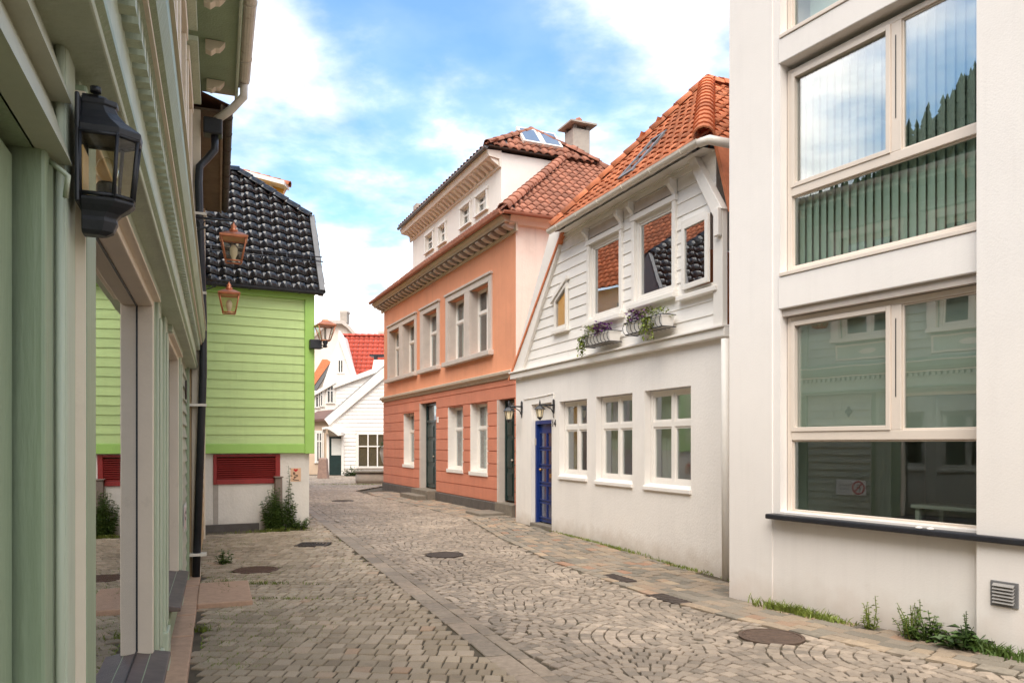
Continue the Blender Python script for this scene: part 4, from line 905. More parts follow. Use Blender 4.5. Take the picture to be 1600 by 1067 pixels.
# shop cornice: frieze, dentils, crown
bx('frieze', SAGEL, sg, F, -7.5, U1 + .03, 2.55, 2.79, -.01, .125, .006); MB().profile(F, [(.125, 2.57), (.14, 2.58), (.14, 2.60), (.125, 2.61)], -7.5, U1 + .04).build('frieze_bead', SAGE, sg)
cr = MB().profile(F, [(0, 2.79), (.165, 2.79 + .045), (.18, 2.80 + .045), (.18, 2.86), (.205, 2.87), (.225, 2.93), (.225, 3.02), (.05, 3.10), (0, 3.10)], -7.5, U1 + .05).build('cornice', SAGE, sg)
bx('cornice_lip', CREAM, cr, F, -7.5, U1 + .055, 2.842, 2.862, .16, .188); bx('cornice_flashing', CREAM, cr, F, -7.5, U1 + .06, 3.012, 3.03, .1, .238)
n = 94
for i in range(n):
    u = -5.0 + i * .09; bx('dentil', SAGEL, cr, F, u, u + .052, 2.775, 2.836, .124, .166)
# upper floor
boards(F, sg, SAGEB, 3.10, 5.9, .15, -6.0, 3.26, [(h[0] - .1, h[1] + .1, 3.14, h[3] + .12) for h in uph], 0, .028, .006)
bx('corner_board', SAGEL, sg, F, 3.262, 3.455, 3.10, 5.95, -.02, .05, .006)
for h in uph:
    wd = window(F, sg, h[0], h[1], h[2], h[3], -.03, 2, .34, .06, .07, CREAM, G_DARK, sash=.03, casing=(.14, .10), cm=CREAM, name='upper_window')
    bx('hood', SAGEL, wd, F, h[0] - .24, h[1] + .24, h[3] + .15, h[3] + .20, -.01, .19, .006)
    bp = bx('apron_panel', CREAM, wd, F, h[0] - .1, h[1] + .1, 3.15, 3.44, .0, .03, .004); bx('apron_field', SAGEL, wd, F, h[0] - .06, h[1] + .06, 3.185, 3.405, .028, .036)
    uc = (h[0] + h[1]) / 2
    MB().prism([F.P(uc + .16 * math.cos(a), 3.295 + .05 * math.sin(a) * abs(math.sin(a)) ** .3, .035) for a in [2 * math.pi * i / 14 for i in range(14)]], F.N * .012).build('carved_eye', CREAM, wd)
# eaves
bx('soffit', SAGE, sg, F, -7.5, U1 + .1, 5.95, 5.975, -.02, .60); bx('eaves_fascia', SAGEL, sg, F, -7.5, U1 + .1, 5.90, 6.08, .56, .59, .006)
bx('eaves_frieze', SAGE, sg, F, -7.5, U1 + .02, 5.70, 5.95, -.02, .03); 
i = 0
for k in range(9):
    u = 3.22 - k * .95
    MB().prism([P(u - .06, 5.948, .24), P(u - .06, 5.84, .24), P(u - .06, 5.82, .30), P(u - .06, 5.86, .345), P(u - .06, 5.865, .385), P(u - .06, 5.905, .42), P(u - .06, 5.948, .445)], F.U * .12).build('eaves_bracket', CREAM, sg, .008)
half_gutter(F, sg, -7.5, U1 - .15, 6.05, .66, .07, GUTR, 9)
MB().tube([P(U1 - .2, 5.99, .66), P(U1 - .14, 5.86, .66), P(U1 - .04, 5.72, .52), P(U1 + .06, 5.60, .34)], .048, 10).build('gutter_elbow', GUTW, sg)
MB().box(F, U1 + .0, U1 + .2, 5.42, 5.62, .2, .42).build('rain_hopper', BLACKM, sg, .02)
MB().tube([P(U1 + .10, 5.44, .33), P(U1 + .10, 5.25, .33), P(U1 + .08, 5.12, .24), P(U1 + .02, 5.0, .16), P(U1 - .02, 4.8, .15), P(U1 + .0, 3.2, .20), P(U1 + .02, 2.5, .20), P(U1 + .02, .0, .12)], .045, 12).build('downpipe', BLACKM, sg, label='leaning black downpipe at the far corner')
for z in (4.4, 3.45, 2.1, .3): bx('pipe_clip', GUTW, sg, F, U1 - .06, U1 + .08, z, z + .03, .02, .24)
MB().add([P(-7.5, 6.06, .62), P(U1 + .1, 6.06, .62), P(U1 + .1, 7.2, -3.2), P(-7.5, 7.2, -3.2), P(-7.5, 6.0, -6), P(U1 + .1, 6.0, -6)], [(0, 1, 2, 3), (3, 2, 5, 4)]).build('roof', mat('dark_slate', (.06, .055, .055), .6, .2, 4, .3, 20), sg)
bx('slab_step', GRANITE, sg, F, 1.72, 2.95, -.02, .055, .17, .70, .015, 'pink granite doorstep slab')

# ---------------------------------------------------------------- narrow tan house beyond it
tn = thing('tan_house', 'narrow tan timber house with brown eaves beyond the sage green house', 'house', F.P(3.6, 0, .1)); FT = subframe(F, 3.56, .12); TL = 4.3; TZ = 5.72
mb = MB(); wall_grid(mb, FT, 0, TL, -.2, TZ, []); shell(mb, FT, 0, TL, -.2, TZ, 5); mb.build('wall', TAN, tn)
boards(FT, tn, TAN, .1, TZ - .1, .16, .1, TL - .1, [], 0, .026, .006)
bx('corner_board', CREAM, tn, FT, -.02, .11, -.1, TZ, -.05, .05, .006); bx('corner_board', CREAM, tn, FT, TL - .11, TL + .02, -.1, TZ, -.05, .045, .006)
bx('soffit', mat('soffit_brown', (.13, .09, .065), .8, .2, 5), tn, FT, -.02, TL + .05, TZ, TZ + .03, -.02, .30); bx('eaves_fascia', WOODG, tn, FT, -.02, TL + .05, TZ - .02, TZ + .1, .28, .31)
half_gutter(FT, tn, -.05, TL + .08, TZ + .06, .365, .055, IRON, 8)
MB().add([FT.P(-.02, TZ + .1, .42), FT.P(TL + .05, TZ + .1, .42), FT.P(TL + .05, TZ + 1.1, -2.4), FT.P(-.02, TZ + 1.1, -2.4), FT.P(TL + .05, TZ, -5), FT.P(-.02, TZ, -5)], [(0, 1, 2, 3), (3, 2, 4, 5)]).build('roof', BROWNT, tn)

# ---------------------------------------------------------------- bright green house
F = FGR; P = F.P
gh = thing('green_house', 'bright green boarded house with glazed black tile roof and maroon louvre', 'house', F.P(0, 0, 0))
ZP = F.z(483, 706); GL = -6.0
vent = (F.u(333), F.u(437.5), F.z(437, 754.5), F.z(437, 709))
mb = MB(); wall_grid(mb, F, GL, 0, -.3, ZP, [(*vent, .12)]); mb.build('plinth', PLW, gh)
FS2 = subframe(F, 0, 0, 1)
m = MB(); m.poly([FS2.P(0, -.3), FS2.P(5.2, -.3), FS2.P(5.2, ZP), FS2.P(0, ZP)]); m.poly([P(GL, -.3, 0), P(GL, -.3, -5.2), P(GL, ZP, -5.2), P(GL, ZP, 0)]).poly([P(GL, -.3, -5.2), P(0, -.3, -5.2), P(0, ZP, -5.2), P(GL, ZP, -5.2)]); m.build('side_plinth', PLW, gh)
ZT = F.z(483, 461)
mb = MB(); wall_grid(mb, F, GL, .03, ZP, ZT + .15, [], .05); mb.poly([P(GL, ZP, .05), P(.03, ZP, .05), P(.03, ZP, -.02), P(GL, ZP, -.02)]); mb.poly([P(GL, ZP, .05), P(GL, ZP, -5.2), P(GL, ZT + .15, -5.2), P(GL, ZT + .15, .05)]).poly([P(GL, ZP, -5.2), P(.03, ZP, -5.2), P(.03, ZT + .15, -5.2), P(GL, ZT + .15, -5.2)]); mb.build('wall', GREENB, gh)
boards(F, gh, GREENB, ZP + .165, ZT - .12, .173, GL, -.105, [], .05, .020, .005)
bx('skirt_board', GREENT, gh, F, GL, -.0, ZP - .02, ZP + .163, .04, .085, .008); bx('corner_board', GREENT, gh, F, -.10, .085, ZP - .03, ZT - .1, .04, .105, .008); bx('frieze_board', GREENT, gh, F, GL, .085, ZT - .118, ZT + .12, .04, .10, .008)
FSB = subframe(F, .03, 0, 1); sw_ = [(.9, 1.7, 2.3, 3.7), (2.6, 3.4, 2.3, 3.7), (4.1, 4.8, 2.3, 3.7)]
mb = MB(); wall_grid(mb, FSB, -.05, 5.2, ZP, ZT + .15, [(*h, .1) for h in sw_], .02); mb.build('side_wall', GREENB, gh)
boards(FSB, gh, GREENB, ZP, ZT + .1, .173, .06, 5.15, [(h[0] - .08, h[1] + .08, h[2] - .06, h[3] + .08) for h in sw_], .02, .030, .006)
for h in sw_: window(FSB, gh, *h, .02, 2, .36, .05, .05, WHITE, G_DARK, casing=(.09, .06), cm=WHITE)
# maroon louvre
lv = MB().box(F, vent[0], vent[0] + .06, vent[2], vent[3], -.1, .03).box(F, vent[1] - .09, vent[1], vent[2], vent[3], -.1, .03).box(F, vent[0] + .06, vent[1] - .09, vent[3] - .05, vent[3], -.1, .028).box(F, vent[0] + .06, vent[1] - .09, vent[2], vent[2] + .09, -.1, .028).build('louvre_frame', MAROON, gh, .006)
m = 10
for i in range(m):
    z = vent[2] + .10 + (vent[3] - vent[2] - .16) * i / m; h_ = (vent[3] - vent[2] - .16) / m
    MB().hexa([P(vent[0] + .06, z, .012), P(vent[1] - .09, z, .012), P(vent[1] - .09, z + h_ * .55, -.05), P(vent[0] + .06, z + h_ * .55, -.05)], [P(vent[0] + .06, z + .014, .014), P(vent[1] - .09, z + .014, .014), P(vent[1] - .09, z + h_ * .55 + .014, -.05), P(vent[0] + .06, z + h_ * .55 + .014, -.05)]).build('slat', MAROON, lv)
bx('louvre_back', DARKB, lv, F, vent[0], vent[1], vent[2], vent[3], -.12, -.105)
bx('tar_band', PLINTH, gh, F, GL, F.u(405), -.3, .13, -.01, .018, .01); bx('bare_patch', CONC, gh, F, F.u(333), F.u(341), .13, vent[2], -.01, .008)
# roof, half hipped at the right end
def ray_plane(px, py, o, n):
    k = Vector(((px - 800) / FPX, 1, (HZ - py) / FPX)); c = Vector((0, 0, EYE)); return c + k * ((o - c).dot(n) / k.dot(n))
ue, ze = F.uz(499, 456, .22); er = P(ue, ze, .22); el = P(GL - .2, ze, .22)
best = min(((abs((P(ue, 0, .22 - t).x / P(ue, 0, .22 - t).y) * FPX + 800 - 483), t) for t in [i * .02 for i in range(10, 120)]))
tv = best[1]; vt = P(ue, EYE + (HZ - 340) / FPX * P(ue, 0, .22 - tv).y, .22 - tv)
nr = (er - el).cross(vt - er).normalized(); nr = nr if nr.z > 0 else -nr
hp = ray_plane(372, 271, er, nr); tl = Vector(hp) - F.U * 6
tl = tl
rf = MB().poly([er, el, P(GL - .2, ze, -5.4), P(ue, ze, -5.4)]).build('roof', GREENT, gh)
pts = [el, er, vt, hp, hp - F.U * 5.5]; print('green roof', er, vt, hp, tv)
tiled(rf, pts, .27, .205, BLACKT, limit=300, amp=.045, seg=9)
dep = .22 - (hp - F.O).dot(F.N); bk = lambda p: p - F.N * 2 * ((.22 - dep) * -1 + (p - F.O).dot(F.N))
def mir(p): q = (p - F.O).dot(F.N); c = .22 - dep - .001; return p - F.N * 2 * (q - c)
tiled(rf, [vt, mir(vt), mir(hp), hp] if (mir(hp) - hp).length > .2 else [vt, mir(vt), hp], .255, .2, BLACKT, limit=60, amp=.042)
MB().poly([mir(el), mir(er), mir(vt), mir(hp), mir(hp - F.U * 5.5)]).poly([er, mir(er), mir(vt), vt]).build('roof_back', LEAD, rf)
up = Vector((0, 0, 1))
ridge(rf, vt + up * .03, hp + up * .05, .12, .27, BLACKT, 'hip_tile'); ridge(rf, hp + up * .05, hp - F.U * 5.5 + up * .05, .12, .3, BLACKT)
sv = (vt - er); MB().prism([er + F.U * .0 + nr * .07, er + F.U * .10 + nr * .07, vt + F.U * .10 + nr * .07, vt + nr * .07], -nr * .2).build('verge_flashing', LEAD, rf, .005)
half_gutter(F, gh, GL - .2, ue + .06, ze - .02, .27, .055, BLACKM, 7)
bx('eaves_board', GREENT, gh, F, GL, ue - .04, ZT + .12, ze + .02, -.02, .16)
# snow guard rail
r0 = er - F.U * 2.2 + (vt - er) * .34 + nr * .13; r1 = er + F.U * .12 + (vt - er) * .34 + nr * .13
MB().tube([r0, r1], .012, 6).tube([r0 + (vt - er).normalized() * .12, r1 + (vt - er).normalized() * .12], .012, 6).build('snow_guard', BLACKM, rf)
for k in range(5):
    q = r0 + (r1 - r0) * (k + .5) / 5; MB().tube([q - nr * .12, q, q + (vt - er).normalized() * .14], .012, 6).build('guard_bracket', BLACKM, rf)

# ---------------------------------------------------------------- houses further off
def flat(Y):
    f = Frame.__new__(Frame); f.set((0, Y), (1, 0), (0, -1)); return f
def pxp(F, pts, d=0): return [F.P(*F.uz(x, y, d), d) for x, y in pts]
def house(name, label, F, outline, depth, m):
    t = thing(name, label, 'house', pxp(F, [outline[0]])[0]); MB().prism(pxp(F, outline), (0, depth, 0)).build('wall', m, t); return t
def pwin(F, t, x0, x1, y0, y1, cols=2, split=.36, casing=(.09, .05), m=None, fr=.06, g=None):
    a, c = F.uz(x0, y1); b, e = F.uz(x1, y0); bx('painted_dark_interior', DARKB, t, F, a, b, c, e, .002, .006); return window(F, t, a, b, c, e, .09, cols, split, fr, fr, m or WHITE, g or G_DARK, th=.085, sash=0, casing=casing, cm=WHITE)  # dark plate painted in place of the unlit room behind the panes
WF = mat('far_white', (.82, .76, .70), .7, .05, 2, .1, 12); BEI = mat('far_beige', (.60, .46, .34), .8, .08, 2); CRF = mat('far_cream', (.80, .70, .61), .8, .07, 1.5)
# boarded white gable house at the end of the street
F = flat(40.4); A = house('white_boarded_house', 'white boarded gable house with six-pane window closing the street', F, [(511, 742), (660, 742), (660, 540), (600, 583), (514, 650)], 9, WF)
def gl(z):   # left edge of the gable at height z
    p0 = F.uz(514, 652); p1 = F.uz(600, 583)
    return p0[0] + .06 if z < p0[1] else p0[0] + (p1[0] - p0[0]) * (z - p0[1]) / (p1[1] - p0[1]) + .2
wn_ = (F.uz(556, 734)[0], F.uz(610, 734)[0], F.uz(556, 734)[1], F.uz(556, 673)[1]); dn_ = (F.uz(512, 742)[0], F.uz(537, 742)[0], -1, F.uz(512, 676)[1])
boards(F, A, WHITEB, .35, F.uz(600, 585)[1], .20, gl, F.u(640), [wn_, dn_], 0, .035, .008)
MB().prism(pxp(F, [(508, 655), (515, 664), (606, 587), (606, 572), (597, 577)]), (0, -.18, 0)).build('barge_board', WHITE, A); MB().prism(pxp(F, [(509, 654), (598, 577), (605, 570), (604, 568), (596, 575), (508, 652)]), (0, 8, 0)).build('roof', LEAD, A)
pwin(F, A, 559, 606.5, 677, 730, 3, .38)
d_ = MB().prism(pxp(F, [(515, 742), (534, 742), (534, 682), (515, 682)]), (0, -.06, 0)).build('door', DKGREEN, A); MB().prism(pxp(F, [(518, 711), (533, 711), (533, 685), (518, 685)], .06), (0, -.01, 0)).build('door_pane', CURT, d_)
for x0, x1 in ((511, 515), (534, 538)): MB().prism(pxp(F, [(x0, 742), (x1, 742), (x1, 678), (x0, 678)]), (0, -.12, 0)).build('door_casing', WHITE, A)
cnp = MB().prism(pxp(F, [(509, 676), (509, 671), (516, 670), (522, 673), (528, 677), (533, 681), (538, 680), (538, 675), (534, 677), (529, 673), (522, 669), (514, 667), (508, 668)], .0), (0, -.7, 0)).build('door_canopy', WHITE, A)
# beige neighbour with brown roof
F = flat(41.2); B_ = house('beige_house', 'narrow beige house with tall window left of the white boarded house', F, [(478, 741), (515, 741), (515, 655), (478, 655)], 8, BEI); pwin(F, B_, 494.5, 504, 675, 722, 2, .3); MB().prism([F.P(F.u(474), F.z(500, 660), .3), F.P(F.u(517), F.z(500, 657), .3), F.P(F.u(532), F.z(500, 636), -3), F.P(F.u(474), F.z(500, 642), -3)], (0, 0, .12)).build('roof', mat('brown_roof', (.16, .09, .07), .8, .2, 3), B_)
# white house with dormer windows
F = flat(46); C_ = house('white_dormer_house', 'white house with a row of upper windows behind the beige house', F, [(478, 742), (640, 742), (640, 575), (600, 578), (540, 600), (523, 600), (478, 625)], 7, WF)
for x0, x1, y0, y1 in ((493, 499, 612, 637), (500.5, 505.5, 609, 635), (511, 522, 602, 630)): pwin(F, C_, x0, x1, y0, y1, 2 if x1 - x0 > 7 else 1, .3, (.06, .05))
MB().prism(pxp(F, [(476, 622), (526, 594), (526, 599), (476, 628)]), (0, -.25, 0)).build('barge_board', WHITE, C_); MB().prism(pxp(F, [(520, 600), (604, 569), (604, 577), (522, 607)]), (0, -.2, 0)).build('barge_board', WHITE, C_)
boards(F, C_, WHITEB, F.z(550, 650), F.z(550, 600), .22, F.u(526), F.u(600), [], 0, .03, .006)
# house with the bright red roof
F = flat(52); D_ = house('red_roof_house', 'white gabled house with bright red tiled roof in the gap between houses', F, [(505, 742), (556, 742), (556, 585), (531, 522), (505, 600)], 10, WF)
pwin(F, D_, 528, 537, 562, 583, 2, 0, (.08, .05)); MB().prism(pxp(F, [(531, 517), (537, 524), (558, 588), (552, 590), (530, 528)]), (0, -.3, 0)).build('barge_board', WHITE, D_)
e_ = pxp(F, [(553, 589)])[0]; Fb = flat(54.6); t_ = pxp(Fb, [(535, 525)])[0]; ax_ = Vector((1, .06, 0)) * 9
tiled(D_, [e_, e_ + ax_, t_ + ax_, t_], .34, .42, REDT, limit=300, amp=.042, seg=6); MB().prism([t_ + Vector((0, 0, -.02)), t_ + ax_, t_ + ax_ + Vector((0, 3, -2.6)), t_ + Vector((0, 3, -2.6))], (0, 0, -.1)).build('roof_back', REDT, D_)
ridge(D_, t_ + Vector((0, 0, .05)), t_ + ax_ + Vector((0, 0, .05)), .16, .45, REDT)
# tall cream house with chimney
F = flat(64); E_ = house('tall_cream_house', 'tall cream plastered house with a chimney far behind the red roof', F, [(470, 742), (600, 742), (600, 576), (566, 535), (545, 512), (537, 505), (513, 505), (494, 524), (470, 545)], 10, CRF)
MB().prism(pxp(F, [(468, 545), (494, 522), (513, 502), (538, 502), (546, 509), (604, 575), (601, 578), (545, 514), (536, 507), (514, 507), (495, 526), (470, 549)]), (0, -.5, 0)).build('verge', STONEG, E_); MB().prism(pxp(F, [(531, 504), (542, 504), (542, 488), (531, 488)]), (0, 1.0, 0)).build('chimney', CONC, E_); MB().prism(pxp(F, [(530, 488), (543, 488), (543, 485), (530, 485)]), (0, 1.2, 0)).build('chimney_cap', STONEG, E_)
F = flat(58); G_ = house('orange_roof_house', 'small far house with orange and black tile roof edge beside the street lamp', F, [(478, 742), (512, 742), (512, 580), (478, 610)], 4, CRF); MB().prism(pxp(F, [(476, 612), (505, 562), (512, 562), (518, 566), (476, 626)]), (0, -.3, 0)).build('roof', TERRA, G_); MB().prism(pxp(F, [(476, 628), (516, 568), (518, 574), (476, 640)]), (0, -.25, 0)).build('roof_dark_edge', LEAD, G_)  # dark grey strip along the lower edge of the orange tiles
# ventilation hood and stack above the boarded house
F = flat(47); t = thing('roof_vent', 'black capped vent on a white stack beside the red roof', 'vent', F.P(F.u(588), F.z(588, 580))); MB().prism(pxp(F, [(580, 585), (606, 585), (602, 562), (584, 562)]), (0, 1.2, 0)).build('stack', WF, t); MB().prism(pxp(F, [(584, 562), (588, 562), (588, 556), (584, 556)]), (0, .5, 0)).build('neck', BLACKM, t); MB().prism(pxp(F, [(577, 556), (606, 556), (606, 553.5), (577, 553.5)]), (0, .9, 0)).build('cap', BLACKM, t)
F = flat(70); t = thing('chimney_stack', 'pale chimney stack peeping beside the salmon house wall', 'chimney', F.P(F.u(597), F.z(597, 560))); MB().prism(pxp(F, [(591, 575), (604, 575), (604, 520), (591, 520)]), (0, 1, 0)).build('stack', CONC, t); MB().prism(pxp(F, [(590, 520), (605, 520), (605, 517), (590, 517)]), (0, 1.2, 0)).build('cap', STONEG, t)
# ochre house behind the black roof
F = flat(22); O_ = thing('ochre_house', 'ochre gabled house with orange tile edge behind the glazed black roof', 'house', F.P(F.u(400), 0)); MB().prism(pxp(F, [(340, 800), (442, 800), (442, 300), (449, 290), (340, 262)]), (-2.4, 6, 0)).build('wall', OCHRE, O_)
MB().prism(pxp(F, [(340, 262), (452, 292), (452, 298), (340, 268)]), (0, -.5, 0)).build('fascia', WHITE, O_); MB().prism(pxp(F, [(424, 288), (427, 288), (427, 330), (424, 330)]), (0, -.2, 0)).build('post', WHITE, O_)
p0, p1 = pxp(F, [(340, 259), (452, 289)], .2); ridge(O_, p1, p0, .13, .3, TERRA, 'verge_tile')
MB().add([p0, p1, p1 + Vector((-3, 7, .5)), p0 + Vector((-3, 7, .5))], [(0, 1, 2, 3)]).build('roof', TERRA, O_)
# house across the alley whose red roof shows in the cottage windows
f_ = Frame.__new__(Frame); f_.set((-9.0, 17.5), (-.1, .995), (.995, .1)); S_ = thing('alley_house', 'red roofed house in the alley seen only as a window reflection', 'house', f_.P(2, 0)); MB().box(f_, -1, 9, -.2, 7.0, -7, 0).build('wall', WF, S_); tiled(S_, [f_.P(-1.2, 7.0, .3), f_.P(9.2, 7.0, .3), f_.P(9.2, 10.6, -3.5), f_.P(-1.2, 10.6, -3.5)], .26, .32, TERRA, limit=1, amp=.045, seg=5)
for k in range(3): window(f_, S_, -.4 + k * 2.6, .8 + k * 2.6, 4.9, 6.5, .09, 2, .36, .06, .06, WHITE, G_DARK, th=.085, sash=0)
# wooded hill behind the left-hand houses (mirrored in the upper windows)
rh = random.Random(2); vs = []; fs = []; nA, nB = 40, 10
def hill_h(a, b):  # a along the ridge 0..1, b from foot to crest 0..1
    return (70 + 58 / (1 + math.exp((a - .76) * 26)) + 3 * math.sin(a * 37)) * (b ** 1.15)
def hill_p(a, b):
    an = R(262 - 112 * a); r = 120 + 120 * b; return Vector((r * math.cos(an) * 1.05, r * math.sin(an), hill_h(a, b)))
for i in range(nA + 1):
    for j in range(nB + 1): vs.append(hill_p(i / nA, j / nB))
fs = [(i * (nB + 1) + j, (i + 1) * (nB + 1) + j, (i + 1) * (nB + 1) + j + 1, i * (nB + 1) + j + 1) for i in range(nA) for j in range(nB)]
tag(MB().add(vs, fs, True).build('hill', mat('hill_green', (.03, .045, .02), .95, .4, .1)), 'dark wooded hillside rising above the left-hand houses', None, kind='structure')
mb = MB()
for _ in range(6500):
    a, b = rh.random(), rh.random() ** .6; p = hill_p(a, b); h = rh.uniform(3.5, 8); r = h * .24
    for z0, rr in ((.05, 1.0), (.36, .72), (.66, .42)):
        k = [p + Vector((r * rr * math.cos(q), r * rr * math.sin(q), h * z0)) for q in (0, 1.26, 2.51, 3.77, 5.03)]
        mb.add(k + [p + Vector((0, 0, h * min(1, z0 + .42)))], [(i, (i + 1) % 5, 5) for i in range(5)])
tag(mb.build('forest', mat('spruce', (.022, .04, .018), .9, .5, .3)), 'spruce forest covering the hill, seen mirrored in the upper windows', None, kind='stuff')

# ---------------------------------------------------------------- lanterns
def half_hex(F, u, d0, z, w_, dep): return [F.P(u + a * w_, z, d0 + b * dep) for a, b in ((-1, 0), (-1, .66), (-.42, 1), (.42, 1), (1, .66), (1, 0))]
F = FG
W_, DP = .052, .118
u0, d0 = F.u(124, .07) + .052, .07
la = thing('wall_lantern', 'large black wall lantern with flared cap on the sage green house', 'lantern', F.P(u0, 2.06, d0))
zB, zT = EYE + .385 * 2.0 * 1.0, EYE + .0
Yl = F.P(u0, 0, .14).y
def zl(py): return EYE + (HZ - py) / FPX * Yl
prof = [(zl(372), .35, .42), (zl(366), .52, .55), (zl(352), .60, .62), (zl(346), .56, .60), (zl(338), .62, .68), (zl(329), .80, .84), (zl(322), .90, .93), (zl(317), .86, .90)]
MB().loft([half_hex(F, u0, d0, z, W_ * a, DP * b) for z, a, b in prof]).build('lower_cup', BLACKM, la, .003)
cap = [(zl(222), 1.04, 1.04), (zl(212), 1.06, 1.06), (zl(208), .98, 1.0), (zl(196), .72, .78), (zl(184), .56, .64), (zl(174), .50, .58), (zl(172), .56, .62), (zl(164), .56, .62), (zl(162), .38, .45), (zl(157), .34, .42)]
cp = MB().loft([half_hex(F, u0, d0, z, W_ * a, DP * b) for z, a, b in cap]).build('flared_cap', BLACKM, la, .003)
MB().tube([F.P(u0 - .03, zl(158), d0 + .03), F.P(u0 - .03, zl(150), d0 + .03)], .012, 8).build('finial', BLACKM, cp)
zb, zt = zl(318), zl(219); rb = half_hex(F, u0, d0, zb, W_ * .86, DP * .88); rt = half_hex(F, u0, d0, zt, W_ * 1.0, DP * 1.0)
m = MB()
for a, b in zip(rb, rt): m.tube([a, b], .005, 4)
for z, a, b in ((zb + .006, .87, .89), (zt - .006, 1.0, 1.0)):
    q = half_hex(F, u0, d0, z, W_ * a, DP * b)
    for x, y in zip(q, q[1:]): m.tube([x, y], .005, 4)
m.build('lantern_frame', BLACKM, la)
for i in range(5): MB().prism([rb[i], rb[i + 1], rt[i + 1], rt[i]], Vector((0, 0, .001))).build('pane', G_LAMP, la)
bx('back_plate', BLACKM, la, F, u0 - W_ * 1.05, u0 + W_ * 1.05, zl(330), zl(165), .060, d0, .004); bx('reflector', mat('lamp_inner', (.80, .58, .28), .5, .08, 8), la, F, u0 - W_ * .8, u0 + W_ * .8, zb + .01, zt - .035, d0 + .001, d0 + .006)
bb = MB().lathe(F.P(u0, zb, d0 + .05), [(.022, 0), (.023, .04), (.02, .045)], 12).build('lamp_holder', BLACKM, la); MB().lathe(F.P(u0, zb + .045, d0 + .05), [(.010, 0), (.022, .018), (.025, .034), (.018, .052), (.004, .06)], 12).build('bulb', G_LAMP, la)
MB().tube([F.P(u0 - .1, zl(285), .02), F.P(u0 - .13, zl(310), .06), F.P(u0 - .1, zl(335), .05)], .006, 6).build('cable', SAGEL, la)

def quad_ring(c, s, z, ax): return [c + ax[0] * a * s + ax[1] * b * s + Vector((0, 0, z)) for a, b in ((-1, -1), (1, -1), (1, 1), (-1, 1))]
def copper_lantern(F, px, py_top, py_bot, Y, label):
    c = Vector(((px - 800) / FPX * Y, Y, EYE + (HZ - py_bot) / FPX * Y)); h = (py_bot - py_top) / FPX * Y; s = h * .30; ax = (F.U, F.N)
    t = thing('copper_lantern', label, 'lantern', c, 'copper lanterns on wall brackets')
    zt = h * .58
    m = MB(); b, tp = quad_ring(c, s * .62, 0, ax), quad_ring(c, s, zt, ax)
    for p, q in zip(b, tp): m.tube([p, q], s * .07, 4)
    for r_ in (b, tp):
        for p, q in zip(r_, r_[1:] + r_[:1]): m.tube([p, q], s * .075, 4)
    m.build('lantern_frame', COPPER, t)
    for i in range(4): MB().prism([b[i], b[(i + 1) % 4], tp[(i + 1) % 4], tp[i]], Vector((0, 0, .001))).build('pane', G_LAMP, t)
    MB().loft([quad_ring(c, s * 1.12, zt, ax), quad_ring(c, s * 1.15, zt + h * .05, ax), quad_ring(c, s * .5, zt + h * .16, ax), quad_ring(c, s * .34, zt + h * .17, ax)]).build('roof_cap', COPPER, t)
    MB().lathe(c, [(s * .34, zt + h * .17), (s * .36, zt + h * .24), (s * .2, zt + h * .27), (s * .26, zt + h * .32), (s * .1, zt + h * .38), (s * .06, zt + h * .44)], 12).build('chimney', COPPER, t)
    MB().lathe(c, [(s * .16, .0), (s * .18, h * .10), (s * .32, h * .2), (s * .34, h * .32), (s * .14, h * .42)], 10).build('burner', mat('frosted_bulb', (.85, .80, .68), .3, .03), t)
    za = c.z + zt + h * .46; wd = (F.O - c).dot(F.N) + .02; top = Vector((c.x, c.y, za))
    br = MB().tube([top - Vector((0, 0, h * .03)), top], s * .05, 6).tube([top, top + F.N * wd], .014, 6)
    sc_ = [top + F.N * (wd * (.98 - .75 * k / 8)) + Vector((0, 0, -.16 * math.cos(k / 8 * 1.57))) for k in range(9)]; br.tube(sc_, .009, 6)
    for k, rr in ((.8, .055), (.55, .04)):
        cc = top + F.N * wd * k + Vector((0, 0, -.07)); br.tube([cc + F.N * rr * math.cos(q) + Vector((0, 0, rr * math.sin(q))) for q in [i * .6 for i in range(10)]], .007, 5)
    br.build('bracket', BLACKM, t); return t
copper_lantern(FG, 365, 348, 409, 8.75, 'nearer and larger copper lantern hanging before the black roof')
copper_lantern(FT, 358, 441, 489, 12.05, 'farther and smaller copper lantern hanging before the green boards')
# glass street lamp on the corner of the green house
F = FGR; u, z = F.uz(486, 540, .1); t = thing('corner_lamp', 'glass lantern with black box on the right corner of the green house', 'lamp', F.P(.09, z - .1, .1))
bx('fixing_box', BLACKM, t, F, -.03, .20, z - .07, z + .11, .106, .25, .012)
c = F.P(.25, z - .0, .30); s = .165; ax = (F.U, F.N); b, tp = quad_ring(c, s * .5, .09, ax), quad_ring(c, s, .37, ax); m = MB()
for p, q in zip(b, tp): m.tube([p, q], .010, 4)
for r_ in (b, tp):
    for p, q in zip(r_, r_[1:] + r_[:1]): m.tube([p, q], .011, 4)
m.build('lantern_frame', COPPER, t)
for i in range(4): MB().prism([b[i], b[(i + 1) % 4], tp[(i + 1) % 4], tp[i]], Vector((0, 0, .001))).build('pane', glass('corner_lamp_pane%d' % i, (.97, .97, .97), 5, .02), t)
MB().loft([quad_ring(c, s * 1.1, .37, ax), quad_ring(c, s * 1.12, .39, ax), quad_ring(c, s * .4, .47, ax), quad_ring(c, s * .3, .5, ax)]).build('roof_cap', COPPER, t); MB().tube([c + Vector((0, 0, .09)), c + Vector((0, 0, .34))], .02, 8).build('burner', CONC, t)
